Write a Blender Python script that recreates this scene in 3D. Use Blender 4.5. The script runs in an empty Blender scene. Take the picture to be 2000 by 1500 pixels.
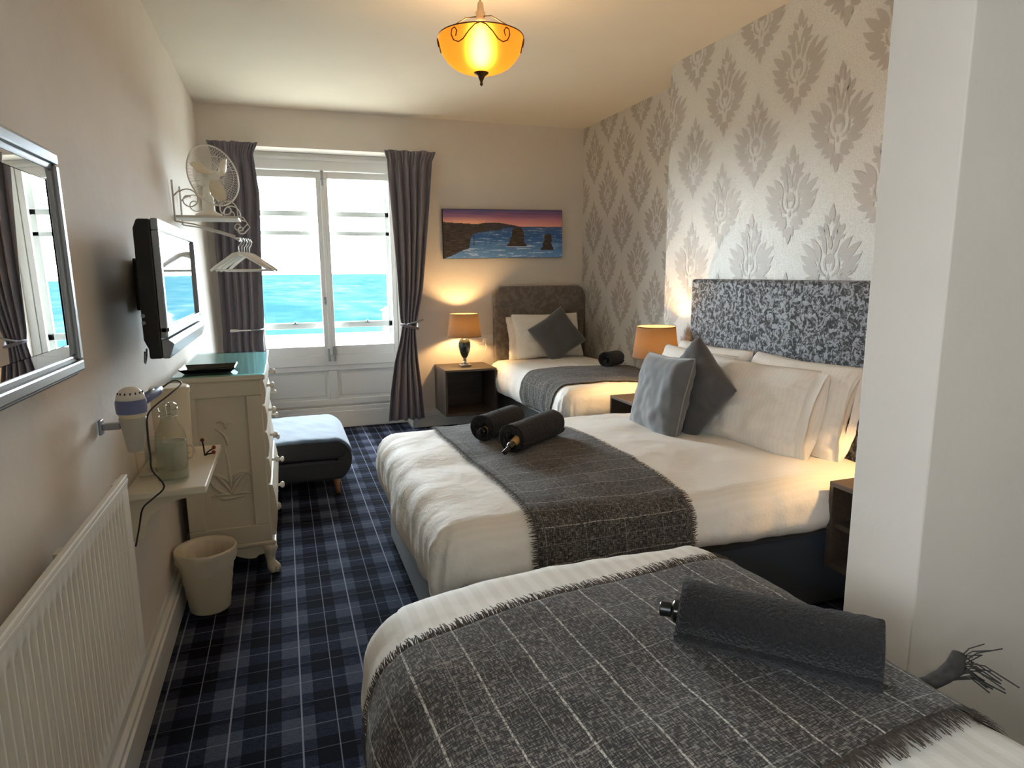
import bpy, bmesh, math, random
from mathutils import Vector, Matrix, noise
random.seed(7)
PI = math.pi
sc = bpy.context.scene
C = sc.collection

# ---------------------------------------------------------------- camera, world, exposure
F, H = 1280.0, 1.45
pitch = math.atan(218 / 1280); roll = math.radians(.45)
yaw = math.atan(448 / 1280 * math.cos(pitch))
fw = Vector((math.sin(yaw) * math.cos(pitch), math.cos(yaw) * math.cos(pitch), -math.sin(pitch)))
rt = Vector((math.cos(yaw), -math.sin(yaw), 0)); up = rt.cross(fw)
rt = rt * math.cos(roll) - up * math.sin(roll); up = rt.cross(fw)
cam = bpy.data.cameras.new('camera'); co = bpy.data.objects.new('camera', cam); C.objects.link(co)
M = Matrix((rt, up, -fw)).transposed().to_4x4(); M.translation = (0, 0, H); co.matrix_world = M
cam.sensor_width = 36; cam.lens = F / 2000 * 36; cam.clip_start = .02; cam.clip_end = 20000
sc.camera = co
w = bpy.data.worlds.new('sky'); sc.world = w; w.use_nodes = True
bg = w.node_tree.nodes['Background']; bg.inputs[0].default_value = (.84, .915, 1, 1); bg.inputs[1].default_value = 36
sc.view_settings.view_transform = 'Standard'; sc.view_settings.look = 'None'
sc.view_settings.exposure = 0.42; sc.view_settings.gamma = 1; sc.view_settings.use_curve_mapping = False
try:
    sc.cycles.max_bounces = 10; sc.cycles.diffuse_bounces = 6; sc.cycles.transparent_max_bounces = 16
    sc.cycles.sample_clamp_indirect = 6; sc.cycles.caustics_refractive = False; sc.cycles.caustics_reflective = False
except Exception: pass
# daylight portal in the window opening (only guides sky sampling)
pl = bpy.data.lights.new('window_portal', 'AREA'); pl.shape = 'RECTANGLE'; pl.size = 1.3; pl.size_y = 1.75
pl.cycles.is_portal = True
po = bpy.data.objects.new('window_portal', pl); C.objects.link(po)
po.location = (.41, 6.50, 1.55); po.rotation_euler = (-PI / 2, 0, 0)   # -Z of the light points to -Y
RWY0, RWY1, RWZ0, RWZ1 = -.65, .2, 1.2, 1.9                       # unseen opening added in the left wall behind the camera, for fill light
pl2 = bpy.data.lights.new('window_portal', 'AREA'); pl2.shape = 'RECTANGLE'; pl2.size = RWZ1 - RWZ0; pl2.size_y = RWY1 - RWY0; pl2.cycles.is_portal = True
po2 = bpy.data.objects.new('window_portal', pl2); C.objects.link(po2); po2.location = (-1.02, (RWY0 + RWY1) / 2, (RWZ0 + RWZ1) / 2); po2.rotation_euler = (0, -PI / 2, 0)  # portal for the added fill opening

# ---------------------------------------------------------------- materials
def srgb(h):
    h = h.lstrip('#'); v = [int(h[i:i + 2], 16) / 255 for i in (0, 2, 4)]
    return tuple(c / 12.92 if c <= .04045 else ((c + .055) / 1.055) ** 2.4 for c in v) + (1,)

class NT:
    def __init__(s, name):
        s.m = bpy.data.materials.new(name); s.m.use_nodes = True; s.t = s.m.node_tree
        s.p = s.t.nodes['Principled BSDF']; s.out = s.t.nodes['Material Output']
    def n(s, typ, **kw):
        nd = s.t.nodes.new(typ)
        for k, v in kw.items():
            if hasattr(nd, k): setattr(nd, k, v)
            else: nd.inputs[k].default_value = v
        return nd
    def l(s, a, b): s.t.links.new(a, b)
    def coord(s, out='Object', scale=(1, 1, 1)):
        tc = s.n('ShaderNodeTexCoord'); mp = s.n('ShaderNodeMapping'); mp.inputs['Scale'].default_value = scale
        s.l(tc.outputs[out], mp.inputs[0]); return mp.outputs[0]
    def noise(s, vec, scale, detail=3, rough=.5):
        nd = s.n('ShaderNodeTexNoise'); nd.inputs['Scale'].default_value = scale
        nd.inputs['Detail'].default_value = detail; nd.inputs['Roughness'].default_value = rough
        s.l(vec, nd.inputs['Vector']); return nd.outputs['Fac']
    def ramp(s, fac, stops):
        r = s.n('ShaderNodeValToRGB'); el = r.color_ramp.elements
        while len(el) < len(stops): el.new(.5)
        for e, (p, c) in zip(el, stops): e.position = p; e.color = c
        s.l(fac, r.inputs[0]); return r.outputs[0]
    def math(s, op, a, b=None, c=None):
        nd = s.n('ShaderNodeMath'); nd.operation = op
        for i, v in enumerate((a, b, c)):
            if v is None: continue
            if isinstance(v, (int, float)): nd.inputs[i].default_value = v
            else: s.l(v, nd.inputs[i])
        return nd.outputs[0]
    def mix(s, fac, a, b):
        nd = s.n('ShaderNodeMix'); nd.data_type = 'RGBA'
        for i, v in ((0, fac), (6, a), (7, b)):
            if isinstance(v, (int, float)): nd.inputs[i].default_value = v
            elif isinstance(v, tuple): nd.inputs[i].default_value = v
            else: s.l(v, nd.inputs[i])
        return nd.outputs[2]
    def bump(s, h, strength=.3, dist=.002, prev=None):
        b = s.n('ShaderNodeBump'); b.inputs['Strength'].default_value = strength; b.inputs['Distance'].default_value = dist
        s.l(h, b.inputs['Height'])
        if prev is not None: s.l(prev, b.inputs['Normal'])
        s.l(b.outputs[0], s.p.inputs['Normal']); return b.outputs[0]

MATS = {}
def pm(name, col, rough=.5, metal=0, bump=None, var=.0, sheen=0, spec=None, coat=0, vscale=3):
    """plain procedural material: base colour with slight noise variation, optional noise bump (scale, strength, dist)"""
    if name in MATS: return MATS[name]
    k = NT(name); c = srgb(col) if isinstance(col, str) else col
    v = k.coord()
    if var:
        f = k.noise(v, vscale, 4)
        d = tuple(x * (1 - var) for x in c[:3]) + (1,); e = tuple(min(1, x * (1 + var)) for x in c[:3]) + (1,)
        k.l(k.ramp(f, [(.3, d), (.7, e)]), k.p.inputs['Base Color'])
    else: k.p.inputs['Base Color'].default_value = c
    k.p.inputs['Roughness'].default_value = rough; k.p.inputs['Metallic'].default_value = metal
    if spec is not None: k.p.inputs['Specular IOR Level'].default_value = spec
    if sheen: k.p.inputs['Sheen Weight'].default_value = sheen
    if coat: k.p.inputs['Coat Weight'].default_value = coat
    if bump: k.bump(k.noise(v, bump[0], 3), bump[1], bump[2])
    MATS[name] = k.m; return k.m

wall_m = pm('plaster_wall', '#e0d8ce', .75, bump=(14, .25, .01), var=.02)
ceil_m = pm('plaster_ceiling', '#ddd5c6', .85, bump=(9, .2, .01), var=.015)
paint_m = pm('white_gloss_paint', '#dcdcd8', .35, bump=(30, .08, .002))
rad_m = pm('radiator_enamel', '#ddd6c8', .35)
chest_m = pm('cream_painted_wood', '#d8cfbb', .45, bump=(40, .1, .002), var=.02)
white_m = pm('white_plastic', '#e6e4de', .4)
cream_m = pm('cream_plastic', '#ddd2b8', .4)
black_m = pm('black_plastic', '#0a0a0b', .35)
gloss_black = pm('black_gloss', '#070707', .12, coat=.5)
silver_m = pm('silver_paint', '#9aa0a6', .32, metal=.75, bump=(60, .1, .001))
chrome_m = pm('chrome', '#d8d8da', .08, metal=1)
brass_m = pm('aged_brass', '#5a4326', .4, metal=.7)
gold_m = pm('gold_label', '#b79a63', .45, metal=.3)
divan_m = pm('slate_divan_fabric', '#3a424e', .9, bump=(900, .3, .001), var=.05, sheen=.2)
divan_b = pm('charcoal_divan_fabric', '#34322f', .9, bump=(900, .3, .001), var=.05, sheen=.2)
towel_m = pm('charcoal_terry_towel', '#1b181a', .95, bump=(150, 1.0, .012), var=.55, sheen=.12, vscale=170)
cush_m = pm('grey_velvet_cushion', '#62666a', .8, bump=(35, .25, .006), var=.10, sheen=.6, vscale=9)
cush_d = pm('dark_grey_velvet_cushion', '#4a4b4e', .8, bump=(35, .25, .006), var=.10, sheen=.5, vscale=9)
piping_m = pm('cushion_piping', '#8d8d86', .7)
otto_m = pm('blue_grey_suede', '#5d7088', .85, bump=(25, .3, .006), var=.08, sheen=.4, vscale=7)
otto_d = pm('charcoal_ottoman_fabric', '#2d2e31', .9, bump=(300, .3, .002), var=.1)
beech_m = pm('beech_wood', '#a9714a', .5, var=.1, vscale=20)
curt_m = pm('taupe_curtain_fabric', '#77717a', .85, bump=(500, .3, .001), var=.06, sheen=.25, vscale=30)
iron_w = pm('white_painted_iron', '#cfcdc6', .4)
water_m = None

def wood_mat(name, a, b):
    k = NT(name); v = k.coord(scale=(1, 12, 12)); f = k.noise(v, 5, 5, .6)
    k.l(k.ramp(f, [(.3, srgb(a)), (.7, srgb(b))]), k.p.inputs['Base Color']); k.p.inputs['Roughness'].default_value = .5
    k.bump(f, .1, .001); return k.m
walnut_m = wood_mat('dark_walnut_laminate', '#3c332c', '#55483d')

def linen_mat():
    k = NT('white_cotton_bedding'); v = k.coord()
    st = k.n('ShaderNodeTexWave'); st.wave_type = 'BANDS'; st.bands_direction = 'Y'; st.inputs['Scale'].default_value = 14
    k.l(v, st.inputs['Vector'])
    k.l(k.mix(st.outputs['Fac'], srgb('#ebe8e1'), srgb('#efece6')), k.p.inputs['Base Color'])
    k.p.inputs['Roughness'].default_value = .75; k.p.inputs['Sheen Weight'].default_value = .15
    b = k.bump(k.noise(v, 20, 5, .6), .4, .014); k.bump(k.noise(v, 700, 2), .2, .0008, b)
    return k.m
linen_m = linen_mat()
def linen2():
    k = NT('white_cotton_bedding_banded'); v = k.coord()
    st = k.n('ShaderNodeTexWave'); st.wave_type = 'BANDS'; st.bands_direction = 'X'; st.inputs['Scale'].default_value = 7
    k.l(v, st.inputs['Vector'])
    f = k.math('GREATER_THAN', st.outputs['Fac'], .5)
    k.l(k.mix(f, srgb('#e7e4dc'), srgb('#efece6')), k.p.inputs['Base Color'])
    k.p.inputs['Roughness'].default_value = .7; k.p.inputs['Sheen Weight'].default_value = .15
    b = k.bump(k.noise(v, 20, 4, .6), .15, .012); k.bump(k.noise(v, 700, 2), .2, .0008, b)
    return k.m
linen_n = linen2()

def tweed_mat(name, dark, mid, light, line, pu, pv, wl=.0035):
    """woven throw: uv in metres, thin pale check lines every pu / pv metres"""
    k = NT(name); uv = k.coord('UV'); sep = k.n('ShaderNodeSeparateXYZ'); k.l(uv, sep.inputs[0])
    mp1 = k.coord('UV', (300, 55, 1)); mp2 = k.coord('UV', (55, 300, 1))
    n1 = k.noise(mp1, 1, 2); n2 = k.noise(mp2, 1, 2); big = k.noise(uv, 7, 3)
    f = k.math('MULTIPLY', k.math('ADD', n1, n2), .5)
    f = k.math('ADD', f, k.math('MULTIPLY', k.math('SUBTRACT', big, .5), .12))
    base = k.ramp(f, [(.38, srgb(dark)), (.5, srgb(mid)), (.62, srgb(light))])
    fine = k.noise(uv, 260, 2)
    def lines(o, per, off, wd):
        a = k.math('FRACT', k.math('DIVIDE', k.math('ADD', o, off), per))
        d = k.math('ABSOLUTE', k.math('SUBTRACT', a, .5))
        return k.math('LESS_THAN', d, wd / per / 2)
    brk = k.noise(k.coord('UV', (150, 150, 1)), 1, 2); brk = k.ramp(brk, [(.40, (.12,) * 3 + (1,)), (.60, (1, 1, 1, 1))])
    lu = k.math('MULTIPLY', lines(sep.outputs[0], pu, .03, wl * 1.3), brk)
    lv = k.math('MULTIPLY', lines(sep.outputs[1], pv, .05, wl), k.math('MULTIPLY', brk, .45))
    lv2 = k.math('MULTIPLY', lines(sep.outputs[0], pu, .03 + pu * .45, wl * .7), k.math('MULTIPLY', fine, .55))
    fac = k.math('MINIMUM', k.math('ADD', k.math('ADD', lu, lv), lv2), 1)
    k.l(k.mix(fac, base, srgb(line)), k.p.inputs['Base Color'])
    k.p.inputs['Roughness'].default_value = .95; k.p.inputs['Sheen Weight'].default_value = .15
    k.bump(f, .9, .004); return k.m
tweed_m = tweed_mat('charcoal_tweed_check', '#110f0d', '#352f2b', '#8f877e', '#cbc6bd', .12, .19)
tweed_b = tweed_mat('grey_tweed_check', '#161412', '#3b3835', '#7f7a73', '#b5afa5', .115, .16, .0026)
fringe_m = pm('tweed_fringe_yarn', '#514840', .95, var=.3, vscale=90)

def velvet_mat(name, dark, light, scale, met=.0):
    k = NT(name); v = k.coord(); 
    wv = k.n('ShaderNodeTexNoise'); wv.inputs['Scale'].default_value = scale * .5; k.l(v, wv.inputs['Vector'])
    mx = k.n('ShaderNodeMixRGB'); mx.blend_type = 'ADD'; mx.inputs[0].default_value = .09
    k.l(v, mx.inputs[1]); k.l(wv.outputs['Color'], mx.inputs[2])
    f = k.noise(mx.outputs[0], scale, 5, .62)
    col = k.ramp(f, [(.36, srgb(dark)), (.47, srgb(dark)), (.56, srgb(light)), (.7, srgb(light))])
    k.l(col, k.p.inputs['Base Color'])
    k.l(k.ramp(f, [(.4, (.75,) * 3 + (1,)), (.6, (.32,) * 3 + (1,))]), k.p.inputs['Roughness'])
    k.p.inputs['Sheen Weight'].default_value = .3; k.p.inputs['Metallic'].default_value = met
    k.bump(f, .5, .006); return k.m
velvet_s = velvet_mat('silver_crushed_velvet', '#1d1d21', '#85878b', 44, .15)
velvet_b = velvet_mat('mink_crushed_velvet', '#675f58', '#7a726a', 22, .05)

def carpet_mat():
    k = NT('navy_tartan_carpet'); v = k.coord(); sep = k.n('ShaderNodeSeparateXYZ'); k.l(v, sep.inputs[0])
    X, Y = sep.outputs[0], sep.outputs[1]
    fine = k.noise(v, 230, 2); fx = k.noise(k.coord(scale=(40, 260, 1)), 1, 2)
    def band(o, per, off, wd, soft=0):
        a = k.math('FRACT', k.math('DIVIDE', k.math('ADD', o, off + 40 * per), per))
        return k.math('LESS_THAN', k.math('ABSOLUTE', k.math('SUBTRACT', a, .5)), wd / per / 2)
    bx = band(X, .222, .205 - .055 , .105); by = band(Y, .245, .06, .12); by2 = band(Y, .245, .06 + .12, .03)
    f = k.math('ADD', k.math('MULTIPLY', bx, .5), k.math('MULTIPLY', by, .4))
    f = k.math('ADD', f, k.math('MULTIPLY', k.math('SUBTRACT', fine, .5), .9))
    f = k.math('ADD', f, k.math('MULTIPLY', k.math('SUBTRACT', fx, .5), .8))
    f = k.math('SUBTRACT', f, k.math('MULTIPLY', by2, .25))
    base = k.ramp(f, [(.0, srgb('#0b0c14')), (.3, srgb('#161a29')), (.6, srgb('#2c3142')), (1, srgb('#474d5b'))])
    br = k.math('ADD', .45, k.math('MULTIPLY', fine, .8))
    l1 = k.math('MULTIPLY', band(X, .222, .028 + .111, .0055), br)
    l2 = k.math('MULTIPLY', band(X, .222, .028, .0035), k.math('MULTIPLY', br, .75))
    l3 = k.math('MULTIPLY', band(Y, .245, .05, .005), k.math('MULTIPLY', br, .42))
    l4 = k.math('MULTIPLY', band(Y, .245, .17, .004), k.math('MULTIPLY', br, .3))
    fac = k.math('MINIMUM', k.math('ADD', k.math('ADD', l1, l2), k.math('ADD', l3, l4)), 1)
    k.l(k.mix(fac, base, srgb('#858b99')), k.p.inputs['Base Color'])
    k.p.inputs['Roughness'].default_value = 1; k.p.inputs['Specular IOR Level'].default_value = .1
    k.bump(fine, .5, .003); return k.m
carpet_m = carpet_mat()

def paper_mat():
    k = NT('silver_wallpaper'); v = k.coord()
    f = k.noise(v, 160, 3, .7)
    k.l(k.ramp(f, [(.35, srgb('#c4c0b8')), (.65, srgb('#dbd8d1'))]), k.p.inputs['Base Color'])
    k.l(k.ramp(f, [(.35, (.55,) * 3 + (1,)), (.65, (.33,) * 3 + (1,))]), k.p.inputs['Roughness'])
    k.p.inputs['Metallic'].default_value = .2
    k.bump(f, .35, .002); return k.m
paper_m = paper_mat()
motif_m = pm('taupe_damask_print', '#b1aaa2', .42, metal=.2, bump=(300, .3, .001), var=.05, vscale=120)

def glass_mat(name, tint=(1, 1, 1, 1), refl=.06, rough=.0):
    """thin pane: mostly transparent with a fresnel reflection"""
    k = NT(name); k.t.nodes.remove(k.p)
    tr = k.n('ShaderNodeBsdfTransparent'); tr.inputs[0].default_value = tint
    gl = k.n('ShaderNodeBsdfGlossy'); gl.inputs['Roughness'].default_value = rough
    fr = k.n('ShaderNodeFresnel'); fr.inputs[0].default_value = 1.45; gm = k.n('ShaderNodeNewGeometry')
    ff = k.math('MULTIPLY', fr.outputs[0], k.math('SUBTRACT', 1, gm.outputs['Backfacing']))
    mx = k.n('ShaderNodeMixShader'); k.l(ff, mx.inputs[0]); k.l(tr.outputs[0], mx.inputs[1]); k.l(gl.outputs[0], mx.inputs[2])
    k.l(mx.outputs[0], k.out.inputs[0]); return k.m
pane_m = glass_mat('window_glass', (.98, 1, 1, 1))
tumbler_m = glass_mat('clear_glassware', (.965, .975, .965, 1), rough=.02)
top_m = glass_mat('teal_tinted_glass', (.70, .86, .87, 1))
def water_mat():
    k = NT('drinking_water'); k.t.nodes.remove(k.p)
    tr = k.n('ShaderNodeBsdfTransparent'); tr.inputs[0].default_value = (.93, .95, .93, 1)
    df = k.n('ShaderNodeBsdfDiffuse'); df.inputs[0].default_value = srgb('#b7bfae')
    mx = k.n('ShaderNodeMixShader'); mx.inputs[0].default_value = .22
    k.l(tr.outputs[0], mx.inputs[1]); k.l(df.outputs[0], mx.inputs[2]); k.l(mx.outputs[0], k.out.inputs[0]); return k.m
water_m = water_mat()
mirror_m = pm('mirror_silvering', '#f2f5f5', .0, metal=1)

def shade_mat(name, col, trans, fac=.55):
    k = NT(name); k.t.nodes.remove(k.p); v = k.coord(scale=(1, 1, 1)); f = k.noise(v, 420, 2)
    df = k.n('ShaderNodeBsdfDiffuse'); tl = k.n('ShaderNodeBsdfTranslucent')
    c = srgb(col); k.l(k.ramp(f, [(.3, tuple(x * .75 for x in c[:3]) + (1,)), (.7, c)]), df.inputs[0])
    tl.inputs[0].default_value = srgb(trans)
    mx = k.n('ShaderNodeMixShader'); mx.inputs[0].default_value = fac
    k.l(df.outputs[0], mx.inputs[1]); k.l(tl.outputs[0], mx.inputs[2]); k.l(mx.outputs[0], k.out.inputs[0]); return k.m
shade_m = shade_mat('taupe_linen_lampshade', '#7a6c5e', '#5a4428', .11)
def bowl_mat():
    k = NT('amber_frosted_glass'); k.t.nodes.remove(k.p)
    tl = k.n('ShaderNodeBsdfTranslucent'); tl.inputs[0].default_value = srgb('#9a5a1e')
    rf = k.n('ShaderNodeBsdfRefraction'); rf.inputs['Roughness'].default_value = .62; rf.inputs['IOR'].default_value = 1.4; rf.inputs[0].default_value = srgb('#e0a040')
    df = k.n('ShaderNodeBsdfDiffuse'); df.inputs[0].default_value = srgb('#c98f4a')
    m1 = k.n('ShaderNodeMixShader'); m1.inputs[0].default_value = .4; k.l(tl.outputs[0], m1.inputs[1]); k.l(rf.outputs[0], m1.inputs[2])
    m2 = k.n('ShaderNodeMixShader'); m2.inputs[0].default_value = .3; k.l(m1.outputs[0], m2.inputs[1]); k.l(df.outputs[0], m2.inputs[2])
    k.l(m2.outputs[0], k.out.inputs[0]); return k.m
bowl_m = bowl_mat()
def emit_mat(name, col, st):
    k = NT(name); k.t.nodes.remove(k.p); e = k.n('ShaderNodeEmission'); e.inputs[0].default_value = col; e.inputs[1].default_value = st
    k.l(e.outputs[0], k.out.inputs[0]); return k.m
WARM = (1, .60, .24, 1)
bulb_m = emit_mat('lit_bulb_pendant', (1, .66, .32, 1), 130)
bulb_t = emit_mat('lit_bulb_table', WARM, 420)
def vcol_mat(name, rough=.5):
    k = NT(name); a = k.n('ShaderNodeVertexColor'); a.layer_name = 'print'; k.l(a.outputs[0], k.p.inputs['Base Color'])
    k.p.inputs['Roughness'].default_value = rough; return k.m
print_m = vcol_mat('printed_canvas', .55)
def sea_mat():
    k = NT('turquoise_sea'); v = k.coord(scale=(1, .35, 1)); f = k.noise(v, .09, 5, .65); g = k.noise(k.coord(scale=(.02, .004, 1)), 1, 2)
    ff = k.math('ADD', k.math('MULTIPLY', f, .75), k.math('MULTIPLY', g, .25))
    k.l(k.ramp(ff, [(.38, (.0060, .0195, .0250, 1)), (.48, (.0082, .0232, .0280, 1)), (.56, (.0130, .0272, .0310, 1)), (.66, (.024, .035, .037, 1))]), k.p.inputs['Base Color'])
    k.p.inputs['Roughness'].default_value = .9; k.p.inputs['Specular IOR Level'].default_value = 0; return k.m

# ---------------------------------------------------------------- mesh helpers
class MB:
    def __init__(s): s.v = []; s.f = []; s.uv = {}
    def box(s, x0, x1, y0, y1, z0, z1):
        b = len(s.v)
        s.v += [(x, y, z) for z in (z0, z1) for y in (y0, y1) for x in (x0, x1)]
        s.f += [tuple(b + i for i in q) for q in ((0, 2, 3, 1), (4, 5, 7, 6), (0, 1, 5, 4), (2, 6, 7, 3), (0, 4, 6, 2), (1, 3, 7, 5))]
        return s
    def grid(s, fn, nu, nv, closeu=False):
        b = len(s.v)
        for j in range(nv):
            for i in range(nu): s.v.append(tuple(fn(i, j)))
        for j in range(nv - 1):
            for i in range(nu - (0 if closeu else 1)):
                i2 = (i + 1) % nu
                s.f.append((b + j * nu + i, b + j * nu + i2, b + (j + 1) * nu + i2, b + (j + 1) * nu + i))
        return s
    def lathe(s, prof, c=(0, 0, 0), n=24, ax='z', cap=True):
        c = Vector(c)
        def pt(i, j):
            r, h = prof[j]; a = 2 * PI * i / n; p = (r * math.cos(a), r * math.sin(a), h)
            if ax == 'x': p = (p[2], p[0], p[1])
            if ax == 'y': p = (p[1], p[2], p[0])
            return c + Vector(p)
        b = len(s.v); s.grid(pt, n, len(prof), True)
        if cap:
            if prof[0][0] > 1e-5: s.f.append(tuple(b + i for i in reversed(range(n))))
            if prof[-1][0] > 1e-5: s.f.append(tuple(b + (len(prof) - 1) * n + i for i in range(n)))
        return s
    def tube(s, pts, r, n=8, cap=True):
        pts = [Vector(p) for p in pts]; rs = r if isinstance(r, (list, tuple)) else [r] * len(pts)
        b = len(s.v); prev = None
        for k, p in enumerate(pts):
            t = (pts[min(k + 1, len(pts) - 1)] - pts[max(k - 1, 0)]).normalized()
            if prev is None:
                a = Vector((0, 0, 1)) if abs(t.z) < .9 else Vector((1, 0, 0)); u = t.cross(a).normalized()
            else:
                u = (prev - t * prev.dot(t)); u = u.normalized() if u.length > 1e-6 else t.orthogonal().normalized()
            prev = u; w_ = t.cross(u)
            for i in range(n):
                a = 2 * PI * i / n; s.v.append(tuple(p + (u * math.cos(a) + w_ * math.sin(a)) * rs[k]))
        for k in range(len(pts) - 1):
            for i in range(n):
                i2 = (i + 1) % n; s.f.append((b + k * n + i, b + k * n + i2, b + (k + 1) * n + i2, b + (k + 1) * n + i))
        if cap:
            s.f.append(tuple(b + i for i in reversed(range(n)))); e = b + (len(pts) - 1) * n; s.f.append(tuple(e + i for i in range(n)))
        return s
    def prism(s, poly, axis, a0, a1):
        """poly in the two other axes (order kept), extruded from a0 to a1 along axis"""
        b = len(s.v); n = len(poly)
        for a in (a0, a1):
            for (p, q) in poly:
                s.v.append({'x': (a, p, q), 'y': (p, a, q), 'z': (p, q, a)}[axis])
        s.f.append(tuple(b + i for i in reversed(range(n)))); s.f.append(tuple(b + n + i for i in range(n)))
        for i in range(n):
            j = (i + 1) % n; s.f.append((b + i, b + j, b + n + j, b + n + i))
        return s
    def build(s, name, mat, parent=None, world=False, smooth=False, bevel=0, origin=None, recalc=True):
        off = Vector((0, 0, 0))
        if parent is not None and world: off = parent.location.copy()
        if parent is None and origin is None and s.v:
            xs = [p[0] for p in s.v]; ys = [p[1] for p in s.v]; zs = [p[2] for p in s.v]
            off = Vector(((min(xs) + max(xs)) / 2, (min(ys) + max(ys)) / 2, min(zs)))
        elif origin is not None: off = Vector(origin)
        me = bpy.data.meshes.new(name); me.from_pydata([tuple(Vector(p) - off) for p in s.v], [], s.f)
        if recalc:
            bm = bmesh.new(); bm.from_mesh(me); bmesh.ops.recalc_face_normals(bm, faces=bm.faces); bm.to_mesh(me); bm.free()
        if s.uv:
            ul = me.uv_layers.new(name='UVMap')
            for lp in me.loops: ul.data[lp.index].uv = s.uv.get(lp.vertex_index, (0, 0))
        me.materials.append(mat)
        if smooth:
            me.polygons.foreach_set('use_smooth', [True] * len(me.polygons))
        o = bpy.data.objects.new(name, me); C.objects.link(o)
        if parent is None: o.location = off
        else: o.parent = parent
        if bevel:
            md = o.modifiers.new('bevel', 'BEVEL'); md.width = bevel; md.segments = 2; md.limit_method = 'ANGLE'
        me.update(); return o

def sharp_smooth(o, ang=35):
    me = o.data; me.polygons.foreach_set('use_smooth', [True] * len(me.polygons))
    try: me.set_sharp_from_angle(angle=math.radians(ang))
    except Exception: pass
    return o
def box(x0, x1, y0, y1, z0, z1): return MB().box(x0, x1, y0, y1, z0, z1)
def tag(o, label, cat, group=None):
    o['label'] = label; o['category'] = cat
    if group: o['group'] = group
    return o
def struct(o): o['kind'] = 'structure'; return o
def thing(name, label, cat, loc, group=None, rotz=0):
    o = bpy.data.objects.new(name, None); C.objects.link(o); o.location = loc; o.rotation_euler = (0, 0, rotz)
    o.empty_display_size = .05; return tag(o, label, cat, group)
def dup(o, loc, label, group=None, rotz=None, parent=None):
    c = o.copy(); C.objects.link(c); c.location = loc
    if rotz is not None: c.rotation_euler = (0, 0, rotz)
    c['label'] = label
    if group: c['group'] = group
    for ch in list(o.children):
        d = ch.copy(); C.objects.link(d); d.parent = c
        for g in list(ch.children):
            e = g.copy(); C.objects.link(e); e.parent = d
    return c
def nz(x, y, z=0): return noise.noise(Vector((x, y, z)))
def lerp(a, b, t): return a + (b - a) * t
def interp(tab, x):
    if x <= tab[0][0]: return tab[0][1]
    for (a, b), (c, d) in zip(tab, tab[1:]):
        if x <= c: return lerp(b, d, (x - a) / (c - a))
    return tab[-1][1]

# ---------------------------------------------------------------- room shell
ZC, YB, XL0, XL1 = 2.812, 6.07, -.52, -.585
XR, XBR, YBR = 2.85, 2.56, 4.08
struct(box(-1.0, 3.2, -1.7, 6.45, -.1, 0).build('floor', carpet_m, origin=(0, 0, 0)))
struct(box(-1.0, 3.2, -1.7, 6.5, ZC, ZC + .1).build('ceiling', ceil_m))
m = MB()
m.grid(lambda i, j: (lerp(XL0, XL1, j / 8) + .006 * nz(i * .35, j * .5, 3), lerp(.35, 6.07, i / 60), ZC * j / 8), 61, 9)
b = len(m.v)
m.v += [(-1, .35, 0), (-1, 6.07, 0), (-1, .35, ZC), (-1, 6.07, ZC)]; m.f += [(b, b + 1, b + 3, b + 2)]
xw_ = XL0 - .03
m.box(-1, xw_, -1.7, RWY0, 0, ZC).box(-1, xw_, RWY1, .36, 0, ZC).box(-1, xw_, RWY0, RWY1, 0, RWZ0).box(-1, xw_, RWY0, RWY1, RWZ1, ZC)
wl = struct(m.build('wall_left', wall_m, smooth=False)); sharp_smooth(wl, 40)
NX0, NX1, NZ = -.27, 1.09, 2.5
m = MB().box(-1, NX0, YB, 6.5, 0, ZC).box(NX1, 3.2, YB, 6.5, 0, ZC).box(NX0, NX1, YB, 6.5, NZ, ZC)
struct(m.build('wall_back', wall_m))
wall_right = struct(box(XR, 3.2, YBR - .02, YB, 0, ZC).build('wall_right', paper_m))
wall_chim = struct(box(XBR, 3.2, 1.395, YBR, 0, ZC).build('wall_chimney', paper_m))
struct(box(1.52, 3.2, 1.17, 1.395, 0, ZC).build('wall_partition', wall_m, bevel=.004))
struct(box(2.9, 3.2, -1.7, 1.17, 0, ZC).build('wall_nearright', wall_m))
struct(box(-1, 3.2, -1.9, -1.7, 0, ZC).build('wall_rear', wall_m))
fill_win = bpy.data.objects.new('added_fill_window', None); C.objects.link(fill_win); fill_win.location = (-.8, (RWY0 + RWY1) / 2, RWZ0); struct(fill_win)  # added window, out of view, brightens the nearest bed and the partition
wm_ = (RWY0 + RWY1) / 2
MB().box(-.85, -.8, RWY0, RWY0 + .05, RWZ0, RWZ1).box(-.85, -.8, RWY1 - .05, RWY1, RWZ0, RWZ1).box(-.85, -.8, RWY0, RWY1, RWZ0, RWZ0 + .05).box(-.85, -.8, RWY0, RWY1, RWZ1 - .05, RWZ1).box(-.85, -.8, wm_ - .025, wm_ + .025, RWZ0, RWZ1).build('added_window_frame', paint_m, fill_win, world=True)
for a_, b_ in ((RWY0 + .05, wm_ - .025), (wm_ + .025, RWY1 - .05)): box(-.838, -.834, a_, b_, RWZ0 + .05, RWZ1 - .05).build('pane', pane_m, fill_win, world=True)
# skirting boards
def skirt_poly(side, base, h=.17, d=.022):
    return [(base, 0), (base + side * d, 0), (base + side * d, h * .66), (base + side * d * .8, h * .7), (base + side * d * .8, h * .8), (base + side * d * .45, h * .88), (base + side * d * .35, h), (base, h)]
struct(MB().prism(skirt_poly(1, XL0 - .01, .17, .035), 'y', -1.7, YB).build('baseboard_left', paint_m))
struct(MB().prism(skirt_poly(-1, YB, .17), 'x', NX1, XR).build('baseboard_back', paint_m))

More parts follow.
